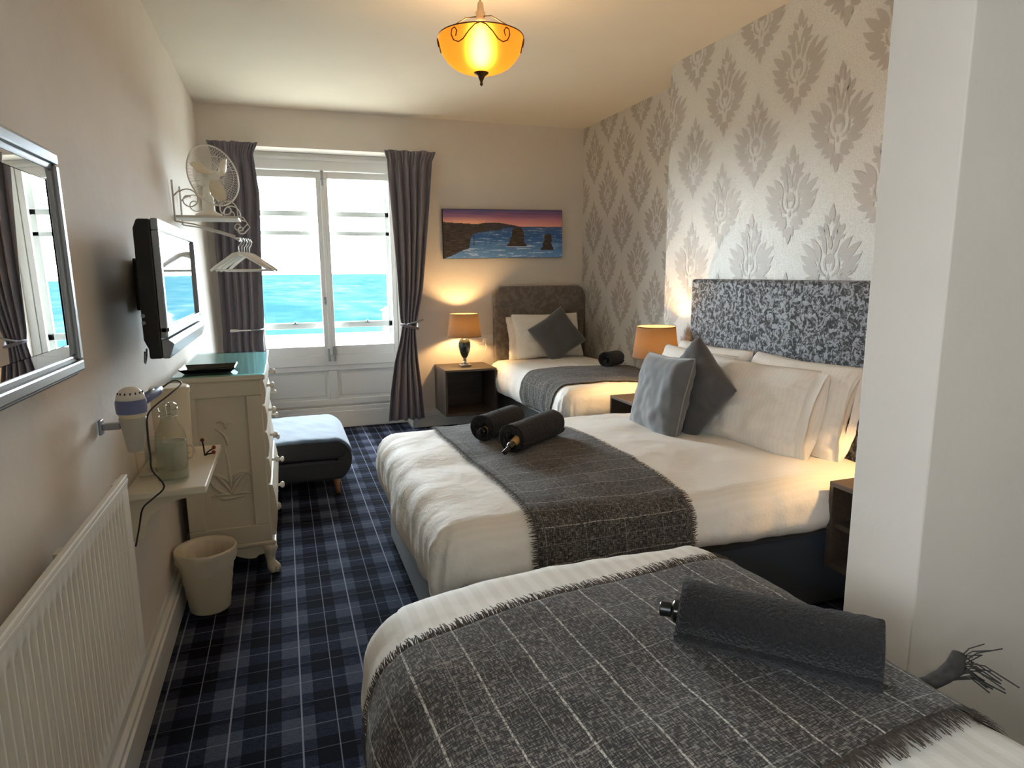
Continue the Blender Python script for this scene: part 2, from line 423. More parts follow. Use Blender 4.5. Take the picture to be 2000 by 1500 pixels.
# ---------------------------------------------------------------- window
W = bpy.data.objects.new('window_1', None); C.objects.link(W); W.location = (.41, 6.33, 0); struct(W)
YW = 6.33
def wpart(mb, name, mat=paint_m, bevel=.004, smooth=False): return mb.build(name, mat, W, world=True, bevel=bevel, smooth=smooth)
wpart(box(NX0, NX1, 6.30, 6.48, 2.36, NZ), 'head_board')
wpart(box(NX0, NX1, 6.285, 6.30, 2.44, 2.47), 'head_moulding')
wpart(MB().box(NX0, -.215, 6.32, 6.50, .6, 2.36).box(1.03, NX1, 6.32, 6.50, .6, 2.36), 'frame_jambs')
def leaf(x0, x1, sl, sr):
    mb = MB().box(x0, x0 + sl, YW, YW + .045, .70, 2.355).box(x1 - sr, x1, YW, YW + .045, .70, 2.355)
    mb.box(x0 + sl, x1 - sr, YW, YW + .045, 2.295, 2.355).box(x0 + sl, x1 - sr, YW, YW + .045, .70, .785)
    o = wpart(mb, 'casement')
    g = box(x0 + sl, x1 - sr, YW + .02, YW + .024, .785, 2.295).build('pane', pane_m, o)
    for v in g.data.vertices: v.co -= W.location
    return o
leaf(-.213, .388, .038, .052); leaf(.394, 1.028, .045, .045)
wpart(box(.376, .408, YW - .016, YW, .70, 2.36), 'meeting_bead')
# lower wooden panelling
wpart(MB().box(NX0, NX1, 6.325, 6.50, .60, .70), 'window_sill')
mb = MB().box(NX0, NX1, 6.36, 6.5, .02, .6).box(NX0, NX1, 6.335, 6.36, .22, .275).box(NX0, NX1, 6.335, 6.36, .55, .6)
for a, b_ in ((NX0, -.2), (.36, .44), (1.03, NX1)): mb.box(a, b_, 6.335, 6.36, .275, .55)
wpart(mb, 'panel_frame')
for a, b_ in ((-.17, .33), (.47, 1.0)): wpart(box(a, b_, 6.352, 6.362, .305, .52), 'panel', bevel=.006)
wpart(MB().box(NX0, NX1, 6.31, 6.36, 0, .16).box(NX0, NX1, 6.318, 6.36, .16, .20), 'panel_skirting')
# outer sash rails
YO = 6.43
for z0, z1 in ((1.97, 2.018), (1.80, 1.838), (.945, 1.0)): wpart(box(-.22, 1.03, YO, YO + .035, z0, z1), 'sash_rail')
wpart(MB().box(-.22, -.195, YO, YO + .04, .7, 2.36).box(.955, 1.03, YO, YO + .04, .7, 2.36).box(-.22, 1.03, YO, YO + .04, .70, .76), 'sash_frame')
for z0, z1 in ((.76, .955), (1.0, 1.805), (2.01, 2.36)): wpart(box(-.195, .955, YO + .016, YO + .02, z0, z1), 'pane', pane_m, bevel=0)
for x in (.09, .75): wpart(MB().box(x - .025, x + .025, YO - .012, YO, .985, .997).box(x - .01, x + .01, YO - .02, YO, .99, 1.012), 'sash_catch', silver_m, bevel=.002)
wpart(MB().box(.385, .402, YW - .03, YW - .016, 2.23, 2.36).box(.378, .41, YW - .034, YW - .016, 2.28, 2.295), 'top_bolt', silver_m, bevel=.002)
wpart(MB().box(.365, .38, YW - .02, YW, .64, .76).box(.415, .43, YW - .03, YW, .64, .78), 'bottom_bolt', silver_m, bevel=.002)
wpart(MB().box(.355, .375, YW - .012, YW, 1.17, 1.24).lathe([(.008, 0), (.008, .03), (.014, .03), (.014, .045)], (.365, YW - .045, 1.2), 10, 'y'), 'lock', silver_m, bevel=0)
wpart(MB().tube([(.77, 6.42, 2.03), (.80, 6.40, 2.035), (.88, 6.40, 2.05), (.95, 6.40, 2.07)], .005, 6), 'stay_wire', silver_m, 0)

# outside: beach, sea, hut
ZG = -6.5
sand = pm('pale_beach', '#d8cfbd', .95, var=.15, vscale=.2, spec=0)
struct(box(-400, 400, 8, 92, ZG - 1, ZG).build('beach_ground', sand))
sea = box(-6000, 6000, 92, 14000, ZG - 2, ZG - .3).build('sea_water', sea_mat(), origin=(0, 0, 0)); sea['kind'] = 'structure'
hut = thing('beach_hut', 'small white hut on the beach seen through the right casement', 'hut', (13.4, 88, ZG))
box(-1.0, 1.0, -1, 1, 0, 3.1).build('hut_wall', pm('white_render', '#e8e6e0', .8), hut)
MB().prism([(-1.25, 3.1), (1.25, 3.1), (0, 3.8)], 'y', -1.2, 1.2).build('hut_roof', pm('pale_roof', '#d9d9d6', .8), hut)

# ---------------------------------------------------------------- damask print on the wallpapered walls
def petal(mb, x, y, L, wd, ang, curl=0., n=7):
    """curved teardrop in the motif plane (x across, y up)"""
    a = ang; px, py = x, y; L_ = L / n; left = []; right = []
    for k in range(n + 1):
        t = k / n; hw = wd * .42 * (math.sin(PI * t ** .75) ** .8 if 0 < t < 1 else 0.02)
        nx, ny = -math.sin(a), math.cos(a)
        left.append((px + nx * hw, py + ny * hw)); right.append((px - nx * hw, py - ny * hw))
        px += math.cos(a) * L_; py += math.sin(a) * L_; a += curl / n
    for i in range(n):
        b = len(mb.v); q = [left[i], left[i + 1], right[i + 1], right[i]]
        mb.v += [(p[0], p[1], len(mb.v) // 32 * 2.2e-5) for p in q]; mb.f.append((b, b + 1, b + 2, b + 3))
def motif_mesh():
    mb = MB(); R = math.radians
    for s in (1, -1):
        def P(x, y, L, wd, ang, curl=0):
            a = R(ang); c = R(curl)
            if s < 0: a = PI - a; c = -c
            petal(mb, s * x, y, L, wd, a, c)
        P(.010, .165, .055, .032, 32, 45)
        P(.028, .108, .066, .038, 84, -28); P(.036, .110, .070, .040, 38, 20); P(.036, .098, .055, .030, -8, 40)
        P(.022, .012, .145, .034, 72, 12); P(.012, .082, .05, .016, 78, 30)
        P(.058, -.012, .135, .050, 72, -38); P(.072, -.020, .150, .054, 42, -8); P(.078, -.040, .130, .050, 14, 28)
        P(.062, -.068, .125, .054, -6, 55); P(.056, -.082, .100, .050, -38, 62)
        P(.018, -.122, .092, .050, -6, -40); P(.020, -.132, .074, .046, -52, 40)
        P(.010, -.165, .056, .032, -50, -35)
        P(.010, -.068, .105, .018, 48, 115); P(.016, -.092, .105, .018, 20, 100); P(.008, -.03, .05, .016, 55, 70)
    petal(mb, 0, .172, .085, .046, PI / 2); petal(mb, 0, .035, .07, .032, PI / 2); petal(mb, 0, -.03, .052, .034, PI / 2)
    petal(mb, 0, -.112, .035, .018, PI / 2); petal(mb, 0, -.160, .095, .048, -PI / 2)
    me = bpy.data.meshes.new('damask_motif'); me.from_pydata(mb.v, [], mb.f); me.materials.append(motif_m); return me
motif = motif_mesh()
def clip_motif(me, lo, hi):
    """copy of the motif cut to the wall: lo/hi are (x0,y0),(x1,y1) limits in motif space"""
    bm = bmesh.new(); bm.from_mesh(me)
    for co_, no in (((lo[0], 0, 0), (-1, 0, 0)), ((hi[0], 0, 0), (1, 0, 0)), ((0, lo[1], 0), (0, -1, 0)), ((0, hi[1], 0), (0, 1, 0))):
        bmesh.ops.bisect_plane(bm, geom=bm.verts[:] + bm.edges[:] + bm.faces[:], plane_co=co_, plane_no=no, clear_outer=True)
    n = bmesh.new; r = bpy.data.meshes.new('damask_motif'); bm.to_mesh(r); bm.free()
    if not r.materials: r.materials.append(motif_m)
    return r
def paper_wall(wall, xw, y0, y1, oy, oz, py=.59, pz=.655):
    for par in (0, 1):
        for a in range(-6, 12):
            for b_ in range(-6, 6):
                y = oy + a * py + par * py / 2; z = oz + b_ * pz + par * pz / 2
                if z < .55 or z > ZC + .25 or y < y0 - .22 or y > y1 + .22: continue
                # motif x axis runs along -Y (left to right in view), y axis along Z
                lo = (y - y1, -z); hi = (y - y0, ZC - z); me = motif
                if lo[0] > -.22 or hi[0] < .22 or hi[1] < .26: me = clip_motif(motif, lo, hi)
                if not me.vertices: continue
                o = bpy.data.objects.new('damask_motif', me); C.objects.link(o); o.parent = wall
                wm = Matrix(((0, 0, -1), (-1, 0, 0), (0, 1, 0))).to_4x4()   # x->-Y, y->Z, normal -> -X
                wm.translation = Vector((xw - .0012, y, z)) - wall.location
                o.matrix_local = wm
paper_wall(wall_chim, XBR, 1.395, YBR, 2.60, 2.165)
paper_wall(wall_right, XR, YBR, YB, 5.26, 2.51, .565, .65)

# ---------------------------------------------------------------- draped bedding
class Drape:
    def __init__(s, x0, x1, y0, y1, zt, r, drops, crown=.02, seed=0, wr=1.0, bulge=.02, rnd=0.):
        s.x0, s.x1, s.y0, s.y1, s.zt, s.r = x0, x1, y0, y1, zt, r
        s.cx0, s.cx1, s.cy0, s.cy1 = x0 + r, x1 - r, y0 + r, y1 - r
        s.dr = drops; s.crown = crown; s.seed = seed; s.wr = wr; s.bulge = bulge; s.rnd = rnd
    def pos(s, p, q, off=0.):
        cx = min(max(p, s.cx0), s.cx1); cy = min(max(q, s.cy0), s.cy1); ex, ey = p - cx, q - cy
        L = max(abs(ex), abs(ey)); e = math.hypot(ex, ey); n = (ex / e, ey / e) if e > 1e-9 else (0, 0)
        wx, wy = n[0] ** 2, n[1] ** 2; t = p * wy + q * wx
        arc = PI * s.r / 2
        dx = s.dr[0] if ex < 0 else s.dr[1]; dy = s.dr[2] if ey < 0 else s.dr[3]; drop = dx * wx + dy * wy
        if L < arc:
            a = L / s.r; D = s.r * math.sin(a); Z = -s.r * (1 - math.cos(a)); nh, nv = math.sin(a), math.cos(a)
        else:
            sd = L - arc; nh, nv = 1, 0
            if sd <= drop: D = s.r + s.bulge * math.sin(PI * min(1, sd / max(drop, 1e-3))) * .6 - .03 * (sd / max(drop, .01)) ** 2; Z = -s.r - sd
            else: D = s.r - .03 - (sd - drop); Z = -s.r - drop + .004; nh = 0
        u = (p - (s.x0 + s.x1) / 2) / (s.x1 - s.x0) * 2; v = (q - (s.y0 + s.y1) / 2) / (s.y1 - s.y0) * 2
        cr = s.crown * max(0, 1 - u * u) * max(0, 1 - v * v)
        k = s.seed
        d = .016 * nz(p * 2.2, q * 2.6, k) + .007 * nz(p * 7, q * 6, k + 5) + .0022 * nz(p * 22, q * 16, k + 9)
        d += min(L, .25) * .09 * nz(t * 6.5, L * 2, k + 20) + min(L, .25) * .05 * nz(t * 15, L * 3 + t, k + 30)
        d *= s.wr
        h = (d + off) * nh
        if s.rnd and u < -.2 and v > 0: cy -= s.rnd * min(1.2, (-u - .2) / .8) ** 2 * min(1, v) ** 6
        return Vector((cx + n[0] * (D + h), cy + n[1] * (D + h), s.zt + Z + cr + (d + off) * nv))
    def duvet(s, step=.018):
        mb = MB(); arc = PI * s.r / 2; T = .10
        a0, a1 = s.cx0 - arc - s.dr[0] - T, s.cx1 + arc + s.dr[1] + T
        b0, b1 = s.cy0 - arc - s.dr[2] - T, s.cy1 + arc + s.dr[3] + T
        nu = int((a1 - a0) / step) + 1; nv = int((b1 - b0) / step) + 1
        return mb.grid(lambda i, j: s.pos(lerp(a0, a1, i / (nu - 1)), lerp(b0, b1, j / (nv - 1))), nu, nv)

def throw(D, fn, nu, nv, su, sv, name, label, mat, off=.010, fr_u=(), fr_v=(), flen=.035, fstep=.006, swap=False):
    """fn(a,b) with a,b in 0..1 gives cloth coordinates (p,q); su,sv = size in metres for the weave"""
    root = None; mb = MB(); pts = []
    for j in range(nv):
        for i in range(nu):
            a, b_ = i / (nu - 1), j / (nv - 1); p, q = fn(a, b_); P = D.pos(p, q, off); pts.append(P)
            mb.uv[len(mb.v) + len(pts) - 1] = (b_ * sv, a * su) if swap else (a * su, b_ * sv)
    mb.grid(lambda i, j: pts[j * nu + i], nu, nv)
    cen = D.pos(*fn(.5, .5), off)
    root = thing(name, label, 'throw', (cen.x, cen.y, cen.z - .02))
    cl = mb.build('cloth', mat, root, world=True, smooth=True)
    md = cl.modifiers.new('solid', 'SOLIDIFY'); md.thickness = .006; md.offset = 0
    fb = MB()
    def strand(a, b_, da, db, mag):
        jit = random.uniform(-.22, .22); ln = flen * random.uniform(.6, 1.25); prev = None
        ru, rv = ((db / max(abs(da) + abs(db), 1e-6)), (da / max(abs(da) + abs(db), 1e-6)))
        for k in range(4):
            t = k / 3 * ln; aa = a + (da * t + jit * t * abs(db) * .8) / su; bb = b_ + (db * t + jit * t * abs(da) * .8) / sv
            p, q = fn(aa, bb); c = D.pos(p, q, off + .002 + .006 * math.sin(k * 1.1) * random.random())
            w2 = .0016 * (1 - .25 * k / 3)
            p2, q2 = fn(aa + abs(db) * .002 / su, bb + abs(da) * .002 / sv); dv = (D.pos(p2, q2, off) - D.pos(p, q, off))
            dv = dv.normalized() * w2 if dv.length > 1e-9 else Vector((w2, 0, 0))
            n0 = len(fb.v); fb.v += [tuple(c - dv), tuple(c + dv)]
            if prev is not None: fb.f.append((prev, prev + 1, n0 + 1, n0))
            prev = n0
    for b_, db in fr_v:      # edges b = 0 / 1
        for i in range(int(su / fstep)): strand((i + random.random()) * fstep / su, b_, 0, db, 1)
    for a, da in fr_u:
        for i in range(int(sv / fstep)): strand(a, (i + random.random()) * fstep / sv, da, 0, 1)
    if fb.v:
        fo = fb.build('fringe', fringe_m, root, world=True, recalc=False); fo['kind'] = 'stuff'
    return root

def pillow(name, label, mat, c, U, V, w_, h, t, seed=0, wr=.012, group=None, cat='pillow', flange=None, piping=None, n=34, pw=.5):
    c = Vector(c); U = Vector(U).normalized(); V = Vector(V); V = (V - U * V.dot(U)).normalized(); N = U.cross(V)
    def surf(sgn):
        def f(i, j):
            u = -1 + 2 * i / (n - 1); v = -1 + 2 * j / (n - 1)
            th = max(0, (1 - u ** 4) * (1 - v ** 4)) ** pw
            x = u * (1 - .07 * (1 - v * v) ** 1 * 0 - .06 * (1 - abs(v)) * abs(u) ** 2 * (1 if abs(u) > .3 else .5))
            y = v * (1 - .06 * (1 - abs(u)) * abs(v) ** 2)
            d = wr * th * (nz(u * 2 + seed, v * 2, sgn) + .6 * nz(u * 5 + seed, v * 4, sgn + 3)) + wr * .8 * (abs(u) ** 3) * nz(v * 7, u * 2 + seed, 8)
            return c + U * (x * w_ / 2) + V * (y * h / 2) + N * (sgn * (th * t / 2) + d)
        return f
    mb = MB(); mb.grid(surf(1), n, n); mb.grid(surf(-1), n, n)
    base = c - Vector((0, 0, h / 2 * abs(V.z)))
    root = thing(name, label, cat, base, group)
    o = mb.build('cover', mat, root, world=True, smooth=True)
    bm = bmesh.new(); bm.from_mesh(o.data); bmesh.ops.remove_doubles(bm, verts=bm.verts, dist=.0015); bmesh.ops.recalc_face_normals(bm, faces=bm.faces); bm.to_mesh(o.data); bm.free()
    if flange:       # open pillowcase end: a loose double hem past the seam at u = +-1
        sg, ln = flange
        fm = MB()
        for k in (1, -1):
            fm.grid(lambda i, j: c + U * (sg * (w_ / 2 * .93 + ln * i / 6)) + V * (h / 2 * (.97 - .03 * i / 6) * (-1 + 2 * j / 20)) + N * (k * (.022 + .022 * (i / 6) * (1 - (-1 + 2 * j / 20) ** 2)) * (1 - (-1 + 2 * j / 20) ** 4) + .012 * nz(j * .35 + seed, i * .2, k)), 7, 21)
        fm.build('flap', mat, root, world=True, smooth=True)
    if piping:
        ring = []
        for k in range(0, 4):
            for i in range(n - 1):
                a = -1 + 2 * i / (n - 1)
                u, v = ((a, -1), (1, a), (-a, 1), (-1, -a))[k]
                x = u * (1 - .06 * (1 - abs(v)) * abs(u) ** 2); y = v * (1 - .06 * (1 - abs(u)) * abs(v) ** 2)
                ring.append(c + U * (x * w_ / 2) + V * (y * h / 2))
        ring.append(ring[0]); MB().tube(ring, .004, 6, False).build('piping', piping, root, world=True, smooth=True)
    return root

def towel_roll(label, a, b_, R, group, turns=4.2, squash=.92):
    """rolled towel: spiral sheet swept from point a to point b (axis ends)"""
    a, b_ = Vector(a), Vector(b_); ax = (b_ - a).normalized(); upv = Vector((0, 0, 1)); side = ax.cross(upv).normalized(); upv = side.cross(ax)
    root = thing('rolled_towel', label, 'towel', ((a.x + b_.x) / 2, (a.y + b_.y) / 2, min(a.z, b_.z) - R * squash), group)
    nt = int(turns * 22); nl = 26; mb = MB()
    def f(i, j):
        t = i / (nt - 1); th = -PI / 2 + 1.2 - turns * 2 * PI * (1 - t); r = lerp(.018, R - .006, t ** .85); l = j / (nl - 1)
        rr = r * (1 + .03 * nz(th * .5, l * 3, 4) + .05 * nz(math.cos(th), math.sin(th) + l * 2, 7)); rr += (.004 * nz(l * 30, th * 7, 2) if t > .7 else 0)
        e = .012 * (1 - t) + .004 * nz(th, 3, 1)
        ctr = a.lerp(b_, l) + ax * (e * (1 - 2 * l))
        return ctr + side * (math.cos(th) * rr) + upv * (math.sin(th) * rr * squash)
    mb.grid(f, nt, nl)
    o = mb.build('towel_sheet', towel_m, root, world=True, smooth=True)
    md = o.modifiers.new('solid', 'SOLIDIFY'); md.thickness = .011; md.offset = 0
    return root

def bottle(label, base, axis, L, R, body=gloss_black, band=gold_m, group=None):
    base = Vector(base); axis = Vector(axis).normalized(); q = axis.to_track_quat('Z', 'Y')
    root = thing('toiletry_bottle', label, 'bottle', base, group); root.rotation_mode = 'QUATERNION'; root.rotation_quaternion = q
    sharp_smooth(MB().lathe([(0, 0), (R * .9, 0), (R, R * .15), (R, L * .68), (R * .8, L * .74), (R * .45, L * .76)], n=18).build('body', body, root), 40)
    sharp_smooth(MB().lathe([(R * 1.02, L * .2), (R * 1.02, L * .52)], n=18, cap=False).build('label_band', band, root), 40)
    sharp_smooth(MB().lathe([(R * .62, L * .76), (R * .62, L * .98), (R * .55, L), (0, L)], n=18).build('cap', black_m, root), 40)
    return root

# ---------------------------------------------------------------- beds
# double bed: head against the chimney breast
bed2 = thing('double_bed', 'double divan bed with tall silver crushed velvet headboard', 'bed', (1.46, 2.76, 0))
box(.48, 2.45, 2.07, 3.46, .02, .34).build('divan_base', divan_m, bed2, world=True, bevel=.01)
box(.47, 2.455, 2.06, 3.47, .34, .50).build('mattress', divan_b, bed2, world=True, bevel=.02)
box(2.46, 2.545, 2.03, 3.62, 0, 1.40).build('headboard', velvet_s, bed2, world=True, bevel=.02)
D2 = Drape(.415, 2.45, 1.99, 3.545, .60, .115, (.19, .02, .095, .12), crown=.03, seed=1)
dv = D2.duvet().build('duvet', linen_m, smooth=True); tag(dv, 'white duvet on the double bed in the middle', 'duvet')
# far single bed: head against the back wall
bed1 = thing('single_bed', 'single divan bed in the far corner with mink velvet headboard', 'bed', (2.37, 5.1, 0))
box(1.92, 2.82, 4.2, 5.96, .02, .36).build('divan_base', divan_b, bed1, world=True, bevel=.01)
box(1.91, 2.825, 4.19, 5.97, .36, .50).build('mattress', linen_m, bed1, world=True, bevel=.02)
hp = []
for cx_, a0 in ((2.75, 0), (1.985, 90)):
    for k in range(7):
        a = math.radians(a0 + 15 * k); hp.append((cx_ + .085 * math.cos(a), 1.235 + .085 * math.sin(a)))
hp += [(1.90, .0), (2.835, .0)]
MB().prism(hp, 'y', 5.985, 6.065).build('headboard', velvet_b, bed1, world=True, bevel=.012)
D1 = Drape(1.805, 2.825, 4.13, 5.95, .635, .11, (.17, .01, .15, .02), crown=.03, seed=12)
dv = D1.duvet().build('duvet', linen_m, smooth=True); tag(dv, 'white duvet on the far single bed', 'duvet')
# nearest bed, foot towards the window
bed3 = thing('guest_bed', 'nearest bed with a large checked throw beside the partition wall', 'bed', (.7, .5, 0))
box(.2, 1.2, -.45, 1.68, .02, .34).build('divan_base', divan_m, bed3, world=True, bevel=.01)
box(.19, 1.21, -.45, 1.69, .34, .50).build('mattress', divan_b, bed3, world=True, bevel=.02)
D3 = Drape(.13, 1.29, -.5, 1.765, .59, .13, (.2, .14, .1, .16), crown=.045, seed=31, wr=.85, rnd=.14)
dv = D3.duvet().build('duvet', linen_n, smooth=True); tag(dv, 'white duvet on the nearest bed', 'duvet')

# ---------------------------------------------------------------- throws
throw(D2, lambda a, b_: (lerp(.76, 1.385, a) + .018 * math.sin(b_ * 5 + .5), lerp(1.865, 3.60, b_)), 46, 110, .63, 1.74, 'bed_throw',
      'dark checked tweed throw with frayed edges across the double bed', tweed_b, fr_u=((0, -1), (1, 1)), flen=.024, fstep=.003, swap=True)
throw(D1, lambda a, b_: (lerp(1.60, 2.80, a), lerp(4.24, 4.92, b_) + .06 * (1 - a) * (1 - a) + .03 * math.sin(a * 4)), 70, 42, 1.2, .66, 'bed_throw',
      'dark grey tweed throw across the far single bed', tweed_b, fr_u=((0, -1),), flen=.02, swap=True)
ca, sa = math.cos(math.radians(9)), math.sin(math.radians(9))
def t3(a, b_):
    x = lerp(-.86, .595, a); y = lerp(-.34, .40, b_); 
    return (.69 + x * ca - y * sa * .3, 1.06 + x * sa + y * ca)
th3 = throw(D3, t3, 110, 60, 1.455, .74, 'bed_throw', 'large charcoal tweed throw with pale window check on the nearest bed', tweed_m, off=.012,
      fr_v=((0, -1), (1, 1)), flen=.045, fstep=.0022)
# knotted tassel at the corner of the near throw
tk = MB(); e0 = D3.pos(*t3(.965, .13), .02)
tp = [e0, e0 + Vector((.03, -.005, .012)), e0 + Vector((.055, -.01, .03)), e0 + Vector((.06, -.012, .062))]
tas = th3
MB().tube([e0 - Vector((.05, 0, .006))] + tp, [.020, .015, .016, .019, .013], 10).build('tassel_knot', pm('tassel_yarn', '#393532', .95, var=.3, vscale=60), tas, world=True, smooth=True)
for k in range(26):
    a = random.uniform(-.9, .5); l = random.uniform(.05, .10); s0 = e0 + Vector((.055, -.01, random.uniform(.0, .05)))
    up_ = random.random() < .3
    d = Vector((math.cos(a), math.sin(a) * .8 - .3, .35 if up_ else -.15))
    tk.tube([s0, s0 + d * l * .45 + Vector((0, 0, .012)), s0 + d * l + Vector((0, 0, -.01 if not up_ else .0))], .0016, 4)
fo = tk.build('tassel_yarn', MATS['tassel_yarn'], tas, world=True); fo['kind'] = 'stuff'

# ---------------------------------------------------------------- towels and toiletries
def top(D, p, q): return D.pos(p, q, .012).z
def roll_on(D, label, a, b_, R, group=None):
    za, zb = top(D, *a), top(D, *b_); zz = max(za, zb, top(D, (a[0] + b_[0]) / 2, (a[1] + b_[1]) / 2))
    return towel_roll(label, (a[0], a[1], za + R * .90), (b_[0], b_[1], zb + R * .90), R, group)
roll_on(D2, 'dark rolled towel on the double bed, nearer the window', (.885, 3.03), (1.13, 3.24), .074)
roll_on(D2, 'dark rolled towel on the double bed with a black bottle poking out', (.945, 2.76), (1.245, 2.97), .076)
roll_on(D3, 'big charcoal rolled towel on the nearest bed', (.79, 1.155), (1.075, .885), .079)
roll_on(D1, 'dark rolled towel on the far single bed', (2.47, 4.80), (2.68, 4.98), .07)
def bott(D, label, p, d, L=.11, R=.017, dz=.05, tilt=0):
    bottle(label, (p[0], p[1], top(D, *p) + dz), (d[0], d[1], tilt), L, R)
bott(D2, 'black toiletry bottle with gold band sticking out of the towel on the double bed', (1.0, 2.765), (-.62, -.45), .15, .019, .075, -.30)
bott(D2, 'black toiletry bottle with gold label inside the towel nearer the window', (.925, 3.045), (-.7, -.55), .085, .022, .05, 0)
bott(D3, 'black glossy toiletry bottle inside the big towel on the nearest bed', (.83, 1.115), (-.7, .55), .10, .026, .07, 0)
bott(D1, 'copper labelled bottle inside the towel on the far single bed', (2.53, 4.84), (-.7, -.6), .10, .02, .05, 0)

# ---------------------------------------------------------------- pillows and cushions
tl = Vector((.34, 0, 1))
pillow('bed_pillow', 'white pillow leaning on the silver headboard, rear one nearer the partition', linen_m, (2.335, 2.535, .80), (0, -1, 0), (.22, 0, 1), .70, .46, .145, 3, .02, flange=(1, .03))
pillow('bed_pillow', 'white pillow standing in front of another, nearest the partition on the double bed', linen_m, (2.175, 2.66, .79), (.10, -1, 0), (.30, 0, 1), .72, .44, .155, 9, .026, flange=(1, .07))
pillow('bed_pillow', 'white pillow against the silver headboard, rear one on the lamp side', linen_m, (2.345, 3.26, .795), (0, -1, 0), (.22, 0, 1), .70, .46, .135, 15)
pillow('bed_pillow', 'white pillow behind the grey cushions on the double bed', linen_m, (2.20, 3.22, .785), (0, -1, 0), (.30, 0, 1), .70, .45, .14, 21)
pillow('scatter_cushion', 'mid grey velvet cushion with pale piping at the front of the double bed', cush_m, (1.895, 3.025, .79), (-.02, -1, .03), (.26, 0, 1), .46, .44, .15, 2, .012, cat='cushion', piping=piping_m)
pillow('scatter_cushion', 'darker grey cushion tipped on its corner behind the piped cushion', cush_d, (2.015, 2.895, .835), (.0, -1, -.75), (.26, -.62, 1), .41, .41, .13, 5, .012, cat='cushion')
pillow('bed_pillow', 'white pillow leaning on the mink headboard at the front', linen_m, (2.34, 5.74, .86), (1, 0, 0), (0, .42, 1), .68, .44, .145, 27)
pillow('bed_pillow', 'white pillow lying behind the front one on the far single bed', linen_m, (2.31, 5.87, .83), (1, 0, 0), (0, .25, 1), .66, .42, .115, 33)
pillow('scatter_cushion', 'dark grey cushion standing on its point on the far single bed', cush_d, (2.375, 5.59, .875), (1, .05, .62), (-.62, .45, 1), .40, .40, .12, 7, .008, cat='cushion')

# ---------------------------------------------------------------- bedside cabinets
def cabinet(name, label, loc, w_, d, h, face, shelf=False, group=None):
    """open-fronted box; local front is -Y; loc = centre of the back bottom edge"""
    root = thing(name, label, 'cabinet', loc, group, face); t = .02
    box(-w_ / 2, w_ / 2, -d, 0, h - t, h).build('top_panel', walnut_m, root, bevel=.002)
    box(-w_ / 2, w_ / 2, -d, 0, 0, t).build('bottom_panel', walnut_m, root, bevel=.002)
    box(-w_ / 2, -w_ / 2 + t, -d, 0, t, h - t).build('side_panel', walnut_m, root, bevel=.002)
    box(w_ / 2 - t, w_ / 2, -d, 0, t, h - t).build('side_panel', walnut_m, root, bevel=.002)
    box(-w_ / 2 + t, w_ / 2 - t, -.01, 0, t, h - t).build('back_panel', walnut_m, root)
    if shelf: box(-w_ / 2 + t, w_ / 2 - t, -d + .02, -.01, h * .46, h * .46 + t).build('inner_shelf', walnut_m, root, bevel=.002)
    return root
cabinet('bedside_cabinet', 'dark wall-hung bedside cabinet below the painting with a lamp on it', (1.555, 6.065, .175), .48, .44, .42, 0, group='bedside cabinets')
cabinet('bedside_cabinet', 'dark bedside cabinet mostly hidden between double and single bed', (2.555, 3.83, .18), .40, .44, .42, -PI / 2, group='bedside cabinets')
cabinet('bedside_cabinet', 'dark bedside cabinet with inner shelf next to the partition wall', (2.555, 1.765, .25), .44, .515, .36, -PI / 2, True, group='bedside cabinets')

# ---------------------------------------------------------------- table lamps
def table_lamp(label, loc, power):
    root = thing('table_lamp', label, 'lamp', loc, 'table lamps')
    box(-.05, .05, -.05, .05, 0, .018).build('foot', chrome_m, root, bevel=.003)
    sharp_smooth(MB().lathe([(.034, .018), (.034, .03), (.018, .036), (.014, .05), (.022, .058), (.014, .066), (.016, .075)], n=20).build('stem', chrome_m, root), 40)
    MB().lathe([(.016, .075), (.030, .095), (.046, .135), (.056, .18), (.055, .215), (.042, .248), (.022, .262)], n=28).build('body', pm('dark_green_ceramic', '#1d2b29', .15, coat=.6), root, smooth=True)
    sharp_smooth(MB().lathe([(.022, .262), (.024, .268), (.012, .276), (.012, .31), (.017, .312), (.017, .34), (.0, .342)], n=16).build('neck', chrome_m, root), 40)
    sh = MB().lathe([(.155, .275), (.128, .485)], n=48, cap=False).build('shade', shade_m, root, smooth=True)
    for r_, z_ in ((.1555, .277), (.1285, .484)): MB().tube([(r_ * math.cos(a * PI / 24), r_ * math.sin(a * PI / 24), z_) for a in range(49)], .0028, 6, False).build('shade_trim', shade_m, sh, smooth=True)
    MB().lathe([(0, .335), (.02, .34), (.029, .36), (.029, .38), (.02, .40), (0, .405)], n=16).build('bulb', bulb_t, root, smooth=True)
    return root
table_lamp('lit table lamp with taupe shade below the seascape painting', (1.555, 5.845, .595), 1)
table_lamp('lit table lamp between the double bed headboard and the far single bed', (2.355, 3.845, .60), 1)
table_lamp('table lamp behind the partition wall beside the double bed pillows', (2.34, 1.80, .61), 1)

